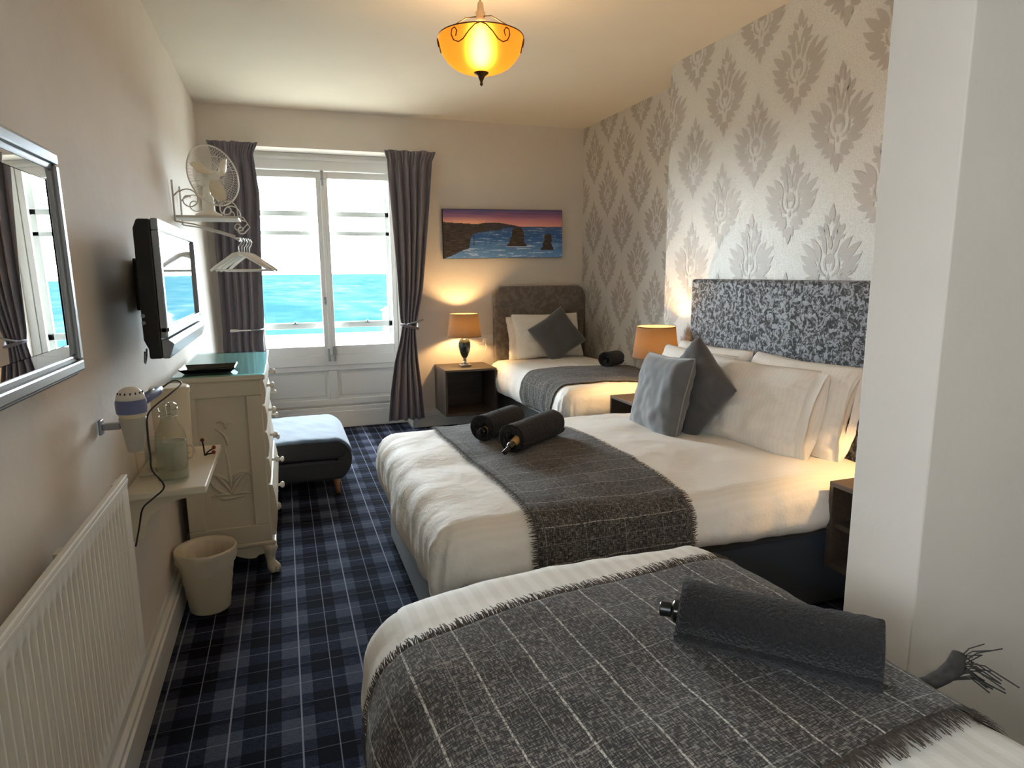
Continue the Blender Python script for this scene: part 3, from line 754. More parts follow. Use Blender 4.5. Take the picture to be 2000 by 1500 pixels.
# ---------------------------------------------------------------- pendant
pd = thing('pendant_lamp', 'amber glass bowl pendant lamp hanging from the ceiling', 'lamp', (.955, 3.18, 2.33))
prof = []
for k in range(17):
    a = k / 16 * PI / 2; prof.append((.030 + .170 * math.sin(a) ** .9, .055 + .155 * (1 - math.cos(a)) ** 1.0))
MB().lathe(prof, n=56, cap=False).build('glass_bowl', bowl_m, pd, smooth=True)
MB().tube([(.2 * math.cos(a * PI / 30), .2 * math.sin(a * PI / 30), .211) for a in range(61)], .003, 6, False).build('rim', brass_m, pd, smooth=True)
MB().lathe([(0, -.005), (.006, 0), (.008, .006), (.005, .012), (.009, .022), (.018, .040), (.034, .052), (.036, .058), (.030, .062)], n=20).build('finial', brass_m, pd, smooth=True)
for q in range(3):
    a0 = math.radians(-107 + 120 * q) ; pts = []
    def onb(ang, z_):
        r_ = interp([(p[1], p[0]) for p in prof], z_) + .004; return (r_ * math.cos(ang), r_ * math.sin(ang), z_)
    for s_ in (1, -1):
        pts = [onb(a0 + s_ * x, z_) for x, z_ in ((0, .21), (.12, .202), (.26, .178), (.42, .150), (.56, .142), (.68, .152), (.72, .175), (.68, .195), (.60, .200), (.55, .185), (.60, .165))]
        MB().tube(pts, .0030, 5).build('scroll', brass_m, pd, smooth=True)
MB().tube([(0, 0, .36), (0, 0, 2.812 - 2.33)], .0035, 8).build('cord', pm('cord_cream', '#8a7450', .6), pd, smooth=True)
MB().lathe([(.006, .37), (.014, .36), (.017, .325), (.022, .322), (.022, .25), (.0, .25)], n=18).build('bulb_holder', cream_m, pd, smooth=True)
for q in range(3):
    a = math.radians(-60 + 120 * q); MB().tube([(.02 * math.cos(a), .02 * math.sin(a), .30), (.07 * math.cos(a), .07 * math.sin(a), .29), (.19 * math.cos(a), .19 * math.sin(a), .212)], .0025, 6).build('spider_arm', brass_m, pd, smooth=True)
MB().lathe([(0, .125), (.022, .130), (.034, .15), (.036, .175), (.026, .21), (.014, .25)], n=20).build('bulb', bulb_m, pd, smooth=True)
MB().lathe([(.0, .482), (.04, .481), (.045, .47), (.02, .445), (.006, .44)], n=20).build('ceiling_rose', white_m, pd, smooth=True)

# ---------------------------------------------------------------- curtains
def curtain(label, prof, ph, folds, y0, zt, zb):
    """prof: (z, xl, xr, depth) from the hem up"""
    root = thing('curtain', label, 'curtain', ((prof[0][1] + prof[0][2]) / 2, y0, zb), 'window curtains')
    tl = [(p[0], p[1]) for p in prof]; tr = [(p[0], p[2]) for p in prof]; td = [(p[0], p[3]) for p in prof]
    nu, nv = 150, 90; zh = zt - .075
    def f(i, j):
        t = j / (nv - 1); z = lerp(zb, zt, t); u = i / (nu - 1); xl, xr, dp = interp(tl, z), interp(tr, z), interp(td, z)
        uu = u + .03 * math.sin(6 * u + z * 1.3 + ph)
        fo_ = math.sin(2 * PI * folds * uu + ph + .5 * nz(u * 3, z * 1.2, ph)) * dp + .22 * dp * math.sin(2 * PI * folds * 1.7 * uu + ph * 2 + z)
        k = min(1, max(0, (z - zh + .15) / .15)); fine = .008 * math.sin(2 * PI * 15 * u + .7 * math.sin(z * 9)) + .006 * math.sin(2 * PI * 23 * u + 1)
        yy = y0 - fo_ * (1 - .55 * k) - fine * k - (.018 * max(0, (z - zh)) / .075 if z > zh else 0)
        zz = z + (.012 * nz(u * 9, 4, ph) if j == nv - 1 else 0) - .01 * abs(math.sin(PI * folds * u)) * (1 if j == 0 else 0)
        return (lerp(xl, xr, u), yy, zz)
    o = MB().grid(f, nu, nv).build('drape', curt_m, root, world=True, smooth=True)
    md = o.modifiers.new('solid', 'SOLIDIFY'); md.thickness = .004
    return root
YC = 5.965
c2 = curtain('grey curtain right of the window, gathered in a tieback', [(.11, .845, 1.185, .030), (.35, .87, 1.17, .030), (.65, .92, 1.14, .026), (.88, .985, 1.125, .022), (.965, 1.0, 1.125, .018), (1.06, .985, 1.15, .022), (1.3, .975, 1.20, .03), (1.6, .965, 1.235, .032), (2.0, .945, 1.28, .032), (2.36, .925, 1.315, .030), (2.42, .925, 1.32, .018), (2.5, .90, 1.355, .018)], .6, 5, YC, 2.505, .11)
MB().tube([(.985, YC - .045, .995), (1.03, YC - .062, .985), (1.09, YC - .055, .965), (1.15, YC - .01, .95), (1.16, YC + .06, .99)], [.011, .015, .015, .012, .008], 8).build('tieback', curt_m, c2, world=True, smooth=True)
MB().tube([(1.03, YC - .06, .99), (1.10, YC - .075, 1.01), (1.19, YC - .06, 1.035)], [.006, .009, .008], 8).build('tieback_pin', silver_m, c2, world=True, smooth=True)
curtain('grey curtain left of the window behind the desk fan', [(.11, -.50, -.16, .03), (.9, -.50, -.185, .03), (.99, -.495, -.175, .024), (1.1, -.495, -.165, .03), (1.6, -.495, -.15, .032), (2.1, -.49, -.13, .032), (2.36, -.47, -.155, .028), (2.42, -.475, -.16, .018), (2.5, -.50, -.12, .02)], 2.1, 5, YC, 2.505, .11)
hb = thing('curtain_holdback', 'white curtain holdback pin on the left curtain', 'holdback', (-.36, YC - .08, .96))
sharp_smooth(MB().lathe([(0, -.075), (.010, -.073), (.013, -.06), (.011, -.02), (.006, 0), (.006, .09)], (0, 0, .03), 12, 'x').build('pin', white_m, hb), 40)
MB().tube([(.085, 0, .03), (.15, .01, .03), (.19, .05, .035)], [.006, .007, .005], 8).build('stem', silver_m, hb, smooth=True)

# ---------------------------------------------------------------- painting
pt = thing('canvas_painting', 'panoramic seascape canvas with two rock stacks at sunset', 'painting', (2.02, 6.065, 1.585), rotz=0)
pt.rotation_euler = (0, math.radians(-.6), 0)
PW, PH = 1.19, .45
box(-PW / 2, PW / 2, -.032, 0, 0, PH).build('canvas_box', pm('canvas_edge', '#1b1a20', .8), pt, bevel=.002)
nu, nv = 260, 100
def paint_col(u, v):
    n1 = nz(u * 14, v * 14, 1); n2 = nz(u * 40, v * 60, 2); n3 = nz(u * 5, v * 30, 3)
    mixc = lambda a, b_, t: tuple(lerp(x, y, min(1, max(0, t))) for x, y in zip(a, b_))
    S = lambda h: srgb(h)[:3]
    hz_ = .655
    if v > hz_:
        t = (v - hz_) / (1 - hz_); d = math.exp(-((u - .18) / .22) ** 2 - (t / .35) ** 2)
        c = mixc(S('#c98a80'), S('#8d5a78'), t * 1.6); c = mixc(c, S('#4b4470'), (t - .45) * 2 + .4 * n3); c = mixc(c, S('#e9b489'), d * .9)
    else:
        t = v / hz_; c = mixc(S('#5d87b8'), S('#1f4e86'), t * 1.5); c = mixc(c, S('#35527f'), (t - .6) * 2.5)
        wv = nz(u * 9 + v * 4, v * 34, 5) + .5 * n2; c = mixc(c, S('#b9cfe6'), max(0, wv - .12) * 1.5 * (1 - t * .6))
    rock = mixc(S('#1c1a1d'), S('#4a4038'), .45 + .8 * nz(u * 18, v * 60, 7) + .4 * n2)
    # headland far left, running out to the right along the horizon
    ridge = interp([(0, .74), (.1, .725), (.28, .70), (.34, .73), (.40, .74), (.5, .715), (.6, .67), (.66, .64)], u) + .008 * n1
    low = interp([(0, .0), (.03, .03), (.13, .14), (.22, .2), (.25, .26), (.2, .32), (.22, .4), (.235, .5), (.36, .56), (.47, .58), (.49, .625), (.66, .635)], u)
    if u < .24: low = interp([(0, .0), (.06, .05), (.15, .16), (.205, .2), (.22, .42), (.24, .5)], u)
    if low < v < ridge: c = mixc(rock, S('#2d3348'), (u - .3) * 2)
    def stack(cx, b0, t0, wb, wt):
        if b0 < v < t0:
            k = (v - b0) / (t0 - b0); hw = lerp(wb, wt, k ** .8) + .006 * n1 + (.012 if k < .18 else 0)
            if k > .85: hw *= math.sqrt(max(0, 1 - ((k - .85) / .15) ** 2 * .6))
            return abs(u - cx - .008 * (k > .5)) < hw
        return False
    if stack(.605, .235, .63, .075, .042) or stack(.868, .155, .50, .046, .030): c = rock
    elif abs(v - .235) < .012 and abs(u - .61) < .1: c = mixc(c, S('#c8d6e4'), .6)
    return tuple(min(1, x * 1.45) for x in c) + (1,)
me = bpy.data.meshes.new('picture'); vs = [(lerp(-PW / 2 + .003, PW / 2 - .003, i / (nu - 1)), -.0335, lerp(.003, PH - .003, j / (nv - 1))) for j in range(nv) for i in range(nu)]
me.from_pydata(vs, [], [(j * nu + i, j * nu + i + 1, (j + 1) * nu + i + 1, (j + 1) * nu + i) for j in range(nv - 1) for i in range(nu - 1)])
ca_ = me.color_attributes.new('print', 'FLOAT_COLOR', 'POINT')
for j in range(nv):
    for i in range(nu): ca_.data[j * nu + i].color = paint_col(i / (nu - 1), j / (nv - 1))
me.materials.append(print_m); o = bpy.data.objects.new('picture', me); C.objects.link(o); o.parent = pt

# wall socket behind the lamp
so = thing('wall_socket', 'white double wall socket beside the far bed', 'socket', (1.83, 6.07, .77))
box(-.075, .075, -.012, 0, 0, .085).build('face_plate', white_m, so, bevel=.003)
box(-.045, -.005, -.055, -.012, .015, .06).build('plug', white_m, so, bevel=.006)
for x in (-.055, .05): box(x - .006, x + .006, -.016, -.012, .066, .08).build('switch', white_m, so, bevel=.001)
MB().tube([(-.02, -.05, .02), (-.015, -.06, -.03), (-.03, -.04, -.1), (-.05, -.03, -.18)], .003, 6).build('cable', white_m, so, smooth=True)

# ---------------------------------------------------------------- left wall: mirror
mr = thing('wall_mirror', 'large silver framed mirror on the left wall', 'mirror', (-.525, 1.18, 1.215))
mr.rotation_euler = (0, math.radians(-.6), math.radians(-.35))
MY0, MY1, MZ1, FW = -.60, .64, .52, .052
mb = MB()
for (d0, d1, x) in ((0, .016, .045), (.012, .038, .062), (.034, FW, .054)):
    mb.box(0, x, MY0 + d0, MY1 - d0, d0, d1).box(0, x, MY0 + d0, MY1 - d0, MZ1 - d1, MZ1 - d0)
    mb.box(0, x, MY0 + d0, MY0 + d1, d1, MZ1 - d1).box(0, x, MY1 - d1, MY1 - d0, d1, MZ1 - d1)
mb.build('frame', silver_m, mr, bevel=.005)
g0, g1, h0, h1 = MY0 + FW - .004, MY1 - FW + .004, FW - .004, MZ1 - FW + .004
box(.004, .050, g0, g1, h0, h1).build('mirror_glass', mirror_m, mr)
bv = .03; mb = MB()
xa, xb = .0502, .0515
def quad(*p):
    b = len(mb.v); mb.v.extend(p); mb.f.append((b, b + 1, b + 2, b + 3))
quad((xa, g0, h0), (xa, g1, h0), (xb, g1 - bv, h0 + bv), (xb, g0 + bv, h0 + bv)); quad((xa, g0, h1), (xa, g1, h1), (xb, g1 - bv, h1 - bv), (xb, g0 + bv, h1 - bv))
quad((xa, g0, h0), (xa, g0, h1), (xb, g0 + bv, h1 - bv), (xb, g0 + bv, h0 + bv)); quad((xa, g1, h0), (xa, g1, h1), (xb, g1 - bv, h1 - bv), (xb, g1 - bv, h0 + bv))
mb.build('bevel', mirror_m, mr)

# ---------------------------------------------------------------- television
tv = thing('television', 'flat television with black back and silver bezel on the left wall', 'television', (-.425, 2.82, 1.195))
ty = .46
MB().prism([(.006, .02), (-.006, .05), (-.006, .40), (.006, .43), (.045, .43), (.045, -.012), (.006, -.012)], 'y', -ty, ty).build('body', black_m, tv, bevel=.006)
mb = MB().box(.045, .066, -ty, ty, .395, .432).box(.045, .066, -ty, -ty + .035, .07, .395).box(.045, .066, ty - .035, ty, .07, .395).box(.045, .066, -ty, ty, .055, .09)
mb.build('bezel', silver_m, tv, bevel=.004)
box(.045, .056, -ty + .035, ty - .035, .09, .395).build('screen', pm('lcd_screen', '#06080b', .03, spec=1.0, coat=1), tv)
MB().prism([(.045, -.012), (.066, -.012), (.082, .036), (.066, .05), (.045, .048)], 'y', -ty, ty).build('speaker_bar', silver_m, tv, bevel=.003)
MB().box(-.115, -.10, .08, .28, .12, .32).box(-.10, -.006, .14, .22, .17, .27).build('wall_bracket', black_m, tv, bevel=.003)
for k in range(2): MB().lathe([(.006, 0), (.006, .003), (0, .003)], (.0, -ty - .003, .105 + .022 * k), 10, 'y').build('button', silver_m, tv)
MB().tube([(-.02, -.38, .005), (-.025, -.37, -.03), (-.03, -.33, -.04), (-.03, -.30, -.02), (-.03, -.29, .006)], .003, 6).build('cable', pm('grey_cable', '#8f9296', .5), tv, smooth=True)

# ---------------------------------------------------------------- radiator
rd = thing('radiator', 'white corrugated panel radiator on the left wall', 'radiator', (-.51, .9, .39))
RY0, RY1, RH = -1.3, 1.05, .52; pitch_ = .0333; n = int((RY1 - RY0 - .06) / pitch_)
zs = [.0, .03, .045, .06, .455, .47, .485, .52]
def rib(i, j):
    y = RY0 + .03 + (i / 8) * pitch_; k = i % 8; a = (0, 0, .35, 1, 1, 1, .35, 0)[k]
    amt = (0, 0, .2, 1, 1, .2, 0, 0)[j]; return (.080 - .015 * a * amt, y, zs[j])
mb = MB().grid(rib, n * 8 + 1, 8); yl = RY0 + .03 + n * pitch_
mb.box(.055, .080, RY0, RY0 + .03, 0, RH).box(.055, .080, yl, RY1, 0, RH)
sharp_smooth(mb.build('panel', rad_m, rd), 50)
box(.052, .064, RY0 + .03, yl, .01, RH - .01).build('back_panel', rad_m, rd)
MB().box(.068, .083, RY0, RY1 + .002, RH, RH + .012).box(.078, .083, RY0, RY1 + .002, RH - .012, RH).build('top_cap', rad_m, rd, bevel=.003)
for y in (RY0 + .4, RY1 - .3): box(-.01, .052, y - .02, y + .02, .1, .45).build('wall_bracket', rad_m, rd)

# ---------------------------------------------------------------- wall shelf with glassware
ws = thing('wall_shelf', 'small cream wall shelf on a curved corbel above the radiator end', 'shelf', (-.53, 2.62, .725))
box(0, .245, -.285, .30, 0, .025).build('shelf_board', chest_m, ws, bevel=.004)
cb = [(0, 0), (.20, 0)] + [(.19 - .145 * math.sin(k / 10 * PI / 2), -.02 - .10 * (1 - math.cos(k / 10 * PI / 2))) for k in range(11)] + [(.04, -.145), (0, -.155)]
MB().prism(cb, 'y', -.25, -.225).build('corbel', chest_m, ws, bevel=.002)
MB().prism(cb, 'y', .22, .245).build('corbel', chest_m, ws, bevel=.002)
SZ = .7505
cf = thing('glass_carafe', 'clear glass water carafe with swing top on the wall shelf', 'carafe', (-.395, 2.44, SZ))
out = [(.045, 0), (.0505, .006), (.0505, .15), (.046, .175), (.034, .198), (.0265, .215), (.0265, .238), (.031, .245), (.031, .256)]
MB().lathe(out + [(.028, .256), (.024, .238), (.024, .215), (.032, .196), (.0435, .173), (.048, .15), (.048, .01), (0, .008)], n=32, cap=False).build('glass_body', tumbler_m, cf, smooth=True)
MB().lathe([(0, .010), (.0472, .011), (.0472, .138), (0, .138)], n=32).build('water', water_m, cf)
MB().lathe([(.024, .248), (.029, .257), (.029, .268), (.018, .275), (0, .276)], n=20).build('stopper', tumbler_m, cf, smooth=True)
for s_ in (1, -1): MB().tube([(0, s_ * .008, .27), (.0, s_ * .034, .268), (.004, s_ * .036, .235), (.012, s_ * .030, .222)], .0014, 5).build('wire_clip', chrome_m, cf, smooth=True)
MB().tube([(.0285 * math.cos(a * PI / 12), .0285 * math.sin(a * PI / 12), .228) for a in range(25)], .0014, 5, False).build('wire_collar', chrome_m, cf, smooth=True)
def tumbler(label, loc, h=.10):
    root = thing('drinking_glass', label, 'glass', loc, 'drinking glasses on the shelf')
    MB().lathe([(0, 0), (.028, 0), (.031, .004), (.036, h), (.0335, h), (.029, .01), (0, .009)], n=26, cap=False).build('glass_body', tumbler_m, root, smooth=True)
    return root
tumbler('clear drinking glass on the shelf, nearest the hairdryer', (-.485, 2.50, SZ)); tumbler('clear drinking glass on the shelf behind the first glass', (-.475, 2.60, SZ), .12)
mg = thing('mug', 'pale pink mug with looped handle beside the carafe', 'mug', (-.41, 2.60, SZ))
pink = pm('pale_pink_ceramic', '#cdbfb2', .3)
MB().lathe([(0, 0), (.034, 0), (.038, .004), (.040, .105), (.037, .105), (.035, .01), (0, .008)], n=28, cap=False).build('cup', pink, mg, smooth=True)
MB().tube([(.038, 0, .085), (.058, 0, .082), (.066, 0, .06), (.055, 0, .035), (.038, 0, .03)], .0045, 8).build('handle', pink, mg, smooth=True)
kt = thing('canister', 'tall cream canister with flat lid at the back of the wall shelf', 'canister', (-.445, 2.83, SZ))
sharp_smooth(MB().lathe([(0, 0), (.062, 0), (.064, .006), (.070, .245), (0, .245)], n=36).build('body', cream_m, kt), 40)
sharp_smooth(MB().lathe([(.072, .245), (.072, .265), (.066, .272), (0, .272)], n=36).build('lid', cream_m, kt), 40)
tw = thing('sprig', 'dark twig sprig with red buds on the wall shelf', 'sprig', (-.33, 2.75, SZ))
tg_ = pm('dark_twig', '#1d1416', .7); bd_ = pm('crimson_bud', '#7d1f2c', .6)
for (a, l, h) in ((0.2, .035, .025), (1.9, .02, .055), (-.5, .04, .012)):
    e_ = (math.cos(a) * l, math.sin(a) * l, h); sq_ = MB().tube([(0, 0, 0), (e_[0] * .4, e_[1] * .4, h * .6), e_], .003, 5).build('stem', tg_, tw)
    MB().lathe([(0, -.006), (.006, -.002), (.008, .004), (.004, .010), (0, .011)], e_, 8).build('bud', bd_, sq_, smooth=True)

# hair dryer in its holder
hd = thing('hair_dryer', 'white hairdryer with blue band hanging in a wall holder', 'hair dryer', (-.45, 2.19, .948)); hd.scale = (.82,) * 3
lilac = pm('periwinkle_plastic', '#66709c', .35)
MB().lathe([(.036, .085), (.046, .115), (.049, .135), (.049, .15)], n=28, cap=False).build('barrel', cream_m, hd, smooth=True)
MB().lathe([(.0495, .118), (.0515, .135), (.0515, .158), (.049, .168)], n=28, cap=False).build('blue_band', lilac, hd, smooth=True)
MB().lathe([(.049, .165), (.045, .185), (.034, .202), (.018, .211), (0, .213)], n=28).build('intake_dome', white_m, hd, smooth=True)
vb = MB()
for k in range(9):
    a = math.radians(-150 + 24 * k); r_ = .041; vb.box(r_ * math.cos(a) - .002, r_ * math.cos(a) + .002, r_ * math.sin(a) - .002, r_ * math.sin(a) + .002, .187, .196)
vb.build('vent_slots', black_m, hd)
MB().tube([(.02, .03, .15), (.04, .08, .158), (.06, .16, .165), (.065, .20, .168)], [.022, .020, .018, .013], 12).build('handle', lilac, hd, smooth=True)
MB().tube([(.045, .10, .172), (.052, .13, .176)], .009, 8).build('switch', silver_m, hd, smooth=True)
hc = thing('dryer_holder', 'grey tapered wall holder carrying the hairdryer', 'holder', (-.45, 2.19, .927)); hc.scale = (.82,) * 3
MB().lathe([(.026, 0), (.043, .115), (.0445, .118), (.0445, .126), (.041, .126), (.024, .004)], n=28, cap=False).build('cup', pm('grey_holder', '#b5b2a4', .5), hc, smooth=True)
MB().box(-.10, -.04, -.012, .012, .085, .11).box(-.108, -.098, -.02, .02, .07, .125).build('wall_arm', silver_m, hc, bevel=.003)
cd = [(-.38, 2.24, 1.123), (-.355, 2.30, 1.135), (-.335, 2.32, 1.12), (-.36, 2.22, 1.10), (-.40, 2.10, 1.07), (-.40, 2.05, 1.02), (-.395, 2.03, .95), (-.395, 2.03, .88), (-.37, 2.05, .82), (-.41, 2.08, .775), (-.445, 2.10, .74), (-.46, 2.10, .68), (-.47, 2.06, .62)]
sm = []
cd = [(a - .012, b_ + .13, c_ - .035 if c_ > .9 else c_ - .01) for a, b_, c_ in cd]
cd = [tuple(hd.location + (Vector(p) - hd.location) / .82) for p in cd]
for k in range(len(cd) - 1):
    p0, p1, p2, p3 = (Vector(cd[max(0, k - 1)]), Vector(cd[k]), Vector(cd[k + 1]), Vector(cd[min(len(cd) - 1, k + 2)]))
    for t in (0, .25, .5, .75): sm.append(.5 * (2 * p1 + (p2 - p0) * t + (2 * p0 - 5 * p1 + 4 * p2 - p3) * t * t + (3 * p1 - p0 - 3 * p2 + p3) * t ** 3))
MB().tube(sm, .0035, 6).build('power_cord', black_m, hd, world=True, smooth=True)

# ---------------------------------------------------------------- chest of drawers
ch = thing('chest_of_drawers', 'cream painted chest of drawers with claw feet and glass top', 'chest', (-.30, 3.72, 0))
CX0, CX1, CY0, CY1, CZ0, CZ1 = -.185, .175, -.47, .47, .17, .965
box(CX0, CX1, CY0 + .015, CY1, CZ0, CZ1).build('carcass', chest_m, ch, bevel=.004)
mb = MB()
fy0, fy1 = CY0, CY0 + .016
mb.box(CX0, CX1, fy0, fy1, CZ1 - .075, CZ1).box(CX0, CX1, fy0, fy1, CZ0, CZ0 + .085).box(CX0, CX0 + .075, fy0, fy1, CZ0 + .085, CZ1 - .075).box(CX1 - .07, CX1, fy0, fy1, CZ0 + .085, CZ1 - .075)
mb.build('side_frame', chest_m, ch, bevel=.004)
mb = MB(); rnd = random.Random(3)
yb_ = CY0 + .014
def vine(x, z, ang, L, curl):
    pts = []; a = ang
    for k in range(8): pts.append((x, yb_, z)); x += math.cos(a) * L / 7; z += math.sin(a) * L / 7; a += curl / 7
    mb.tube(pts, [.005, .007, .008, .008, .007, .006, .0045, .002], 6)
for (x, z, ang, L, cu) in ((.02, .42, 1.9, .15, .7), (.02, .42, 1.2, .16, -.7), (.03, .42, .5, .11, .8), (.0, .42, 2.6, .12, -.8), (.02, .44, 1.55, .21, .2), (.025, .47, 1.0, .15, -1.6), (.01, .48, 2.2, .13, 1.6), (.03, .5, .9, .12, -2.4), (.02, .66, 1.6, .1, 1.2), (.015, .74, 1.2, .07, 3), (.02, .74, 2.0, .06, -3), (.02, .42, .15, .09, -.5), (.02, .42, 3.0, .09, .5), (-.03, .40, 0, .12, .2)):
    vine(x - .01, z, ang, L, cu)
mb.build('carved_relief', chest_m, ch, smooth=True)
MB().box(CX0 - .015, CX1 + .02, CY0 - .018, CY1 + .018, CZ1, CZ1 + .025).build('top_board', chest_m, ch, bevel=.006)
box(CX0 - .012, CX1 + .022, CY0 - .016, CY1 + .016, CZ1 + .0255, CZ1 + .032).build('glass_top', top_m, ch, bevel=.001)
MB().box(CX0, CX1 + .018, CY0 - .012, CY1 + .012, CZ0 - .02, CZ0).build('base_moulding', chest_m, ch, bevel=.005)
dz = [(.845, .955), (.715, .835), (.585, .705), (.455, .575), (.19, .445)]
for z0, z1 in dz:
    d = .018 if z1 > .46 else .034
    nn = 13; prof_ = [(CX1, z0)] + [(CX1 + d * (.55 + .45 * math.sin(PI * k / (nn - 1))), lerp(z0, z1, k / (nn - 1))) for k in range(nn)] + [(CX1, z1)]
    dr = MB().prism(prof_, 'y', CY0 + .015, CY1 - .015).build('drawer', chest_m, ch)
    sharp_smooth(dr, 30)
    for y in (CY0 + .22, CY1 - .22):
        zz = (z0 + z1) / 2 + (.06 if z1 < .46 else 0)
        MB().lathe([(.007, 0), (.006, .014), (.014, .020), (.017, .028), (.012, .036), (0, .038)], (CX1 + d, y, zz), 14, 'x').build('knob', white_m, dr, smooth=True)
# scalloped aprons and claw feet
def apron(n=24):
    pts = []
    for k in range(n + 1):
        t = k / n; pts.append((lerp(CX0 + .02, CX1 - .01, t), CZ0 - .02 - .035 - .028 * abs(math.sin(t * PI * 2.0)) * (1 if .2 < t < .8 else .6)))
    return pts
MB().prism([(CX0 + .02, CZ0 - .02)] + apron() + [(CX1 - .01, CZ0 - .02)], 'y', CY0, CY0 + .02).build('apron', chest_m, ch, bevel=.003)
MB().prism([(y, z) for y, z in [(CY0 + .02, CZ0 - .02)] + [(lerp(CY0 + .02, CY1 - .02, k / 24), CZ0 - .055 - .028 * abs(math.sin(k / 24 * PI * 3))) for k in range(25)] + [(CY1 - .02, CZ0 - .02)]], 'x', CX1 - .005, CX1 + .015).build('apron', chest_m, ch, bevel=.003)
for sx in (0, 1):
    for sy in (0, 1):
        x = CX1 - .02 if sx else CX0 + .03; y = CY1 - .03 if sy else CY0 + .025; ox = .012 if sx else -.004; oy = .015 if sy else -.015
        lg = MB().tube([(x - ox * .5, y, .155), (x + ox * .8, y + oy * .5, .12), (x + ox * .4, y + oy * .2, .085), (x + ox * .6, y + oy * .3, .055), (x + ox * 1.6, y + oy, .03), (x + ox * 1.8, y + oy * 1.2, .004)], [.035, .034, .024, .020, .030, .024], 12).build('leg', chest_m, ch, smooth=True)
        cw = MB()
        for q in range(4):
            a = math.radians(-75 + 50 * q) if sx else math.radians(105 + 50 * q)
            a += math.radians(-30 if not sy else 30) * (1 if sx else -1)
            bx_, by_ = x + ox * 1.7 + .022 * math.cos(a), y + oy * 1.1 + .022 * math.sin(a)
            cw.tube([(bx_ - .012 * math.cos(a), by_ - .012 * math.sin(a), .045), (bx_, by_, .034), (bx_ + .006 * math.cos(a), by_ + .006 * math.sin(a), .008)], [.006, .009, .006], 8)
        cw.build('claw', chest_m, lg, smooth=True)
TZ = CZ1 + .0325
try_ = thing('serving_tray', 'shallow black tray with flared rim on the glass topped chest', 'tray', (-.355, 3.40, TZ))
mb = MB().box(-.10, .10, -.075, .075, 0, .006)
for (a, b_, c_, d_) in (((-.10, -.075), (.10, -.075), (.12, -.095), (-.12, -.095)), ((.10, .075), (-.10, .075), (-.12, .095), (.12, .095)), ((.10, -.075), (.10, .075), (.12, .095), (.12, -.095)), ((-.10, .075), (-.10, -.075), (-.12, -.095), (-.12, .095))):
    k = len(mb.v); mb.v += [(a[0], a[1], .004), (b_[0], b_[1], .004), (c_[0], c_[1], .022), (d_[0], d_[1], .022)]; mb.f.append((k, k + 1, k + 2, k + 3))
o = mb.build('tray_body', gloss_black, try_); md = o.modifiers.new('s', 'SOLIDIFY'); md.thickness = .004

# ---------------------------------------------------------------- waste bin
bn = thing('waste_bin', 'cream waste bin with a plastic liner beside the chest', 'bin', (-.388, 2.985, 0))
prof = [(0, .0), (.078, .0), (.082, .004)] + [(lerp(.083, .118, k / 12) + .0012 * math.sin(k * 2.4), lerp(.01, .27, k / 12)) for k in range(13)] + [(.122, .272), (.122, .28), (.116, .28), (.079, .012), (0, .010)]
MB().lathe(prof, n=40, cap=False).build('bucket', cream_m, bn, smooth=True)
def liner(i, j):
    a = 2 * PI * i / 72; t = j / 12; wob = (.006 * nz(math.cos(a) * 3, math.sin(a) * 3, t * 3) + .003 * math.sin(a * 17 + t * 9) + .004 * nz(a * 6 + t * 9, t * 6, 2)) * (1 if t > .6 or t < .4 else .3)
    if t < .45: k = t / .45; r_ = lerp(.085, .114, k) - .003; z_ = lerp(.06, .281, k)
    elif t < .55: r_ = .122; z_ = .286
    else: k = (t - .55) / .45; r_ = lerp(.1265, .1175, k); z_ = lerp(.282, .212 + .018 * math.sin(a * 2 + 1) + .008 * math.sin(a * 5), k)
    return ((r_ + wob) * math.cos(a), (r_ + wob) * math.sin(a), z_)
MB().grid(liner, 72, 13, True).build('liner', pm('thin_bin_liner', '#dcd3bf', .35, bump=(60, .4, .004)), bn, smooth=True)

# ---------------------------------------------------------------- ottoman
ot = thing('folding_ottoman', 'blue grey folding chair bed ottoman under the window', 'ottoman', (-.03, 4.72, 0))
def slab(x0, x1, y0, y1, z0, z1, r, name, mat, right_round=None):
    pts = []; zr = (z1 - z0) / 2
    rr = right_round or r
    for cx_, cz_, a0, q in ((x1 - rr, z1 - rr, 0, rr), (x0 + r, z1 - r, 90, r), (x0 + r, z0 + r, 180, r), (x1 - rr, z0 + rr, 270, rr)):
        for k in range(7):
            a = math.radians(a0 + 90 * k / 6); pts.append((cx_ + q * math.cos(a), cz_ + q * math.sin(a)))
    return MB().prism(pts, 'y', y0, y1).build(name, mat, ot, bevel=.018)
X1 = .365
slab(-.40, X1, -.41, .40, .11, .245, .03, 'lower_cushion', otto_d, .062)
slab(-.40, X1, -.41, .40, .25, .385, .03, 'upper_cushion', otto_d, .062)
MB().prism([(X1 - .06, .115)] + [(X1 - .085 + .115 * math.cos(a) , .2475 + .134 * math.sin(a)) for a in [math.radians(-80 + 16 * k) for k in range(11)]] + [(X1 - .06, .38)], 'y', -.405, .395).build('fold', otto_d, ot, bevel=.02)
def otop(i, j):
    u, v = i / 40, j / 40; x = lerp(-.40, X1 - .085, min(1, u / .86)); y = lerp(-.412, .402, v)
    z = .394 + .006 * nz(x * 6, y * 6, 2) + .004 * nz(x * 18 + y * 9, y * 6, 4); e = max(0, (u - .86) / .14)
    if e > 0:
        x = X1 - .085 + .128 * math.sin(e * 1.15); z = lerp(z, .2475 + .146 * math.cos(e * 1.15), min(1, e * 3))
    f_ = min(v, 1 - v) / .05
    if f_ < 1: z -= .012 * (1 - f_) ** 2
    return (x, y, z)
MB().grid(otop, 41, 41).build('seat_cover', otto_m, ot, smooth=True).modifiers.new('s', 'SOLIDIFY').thickness = .01
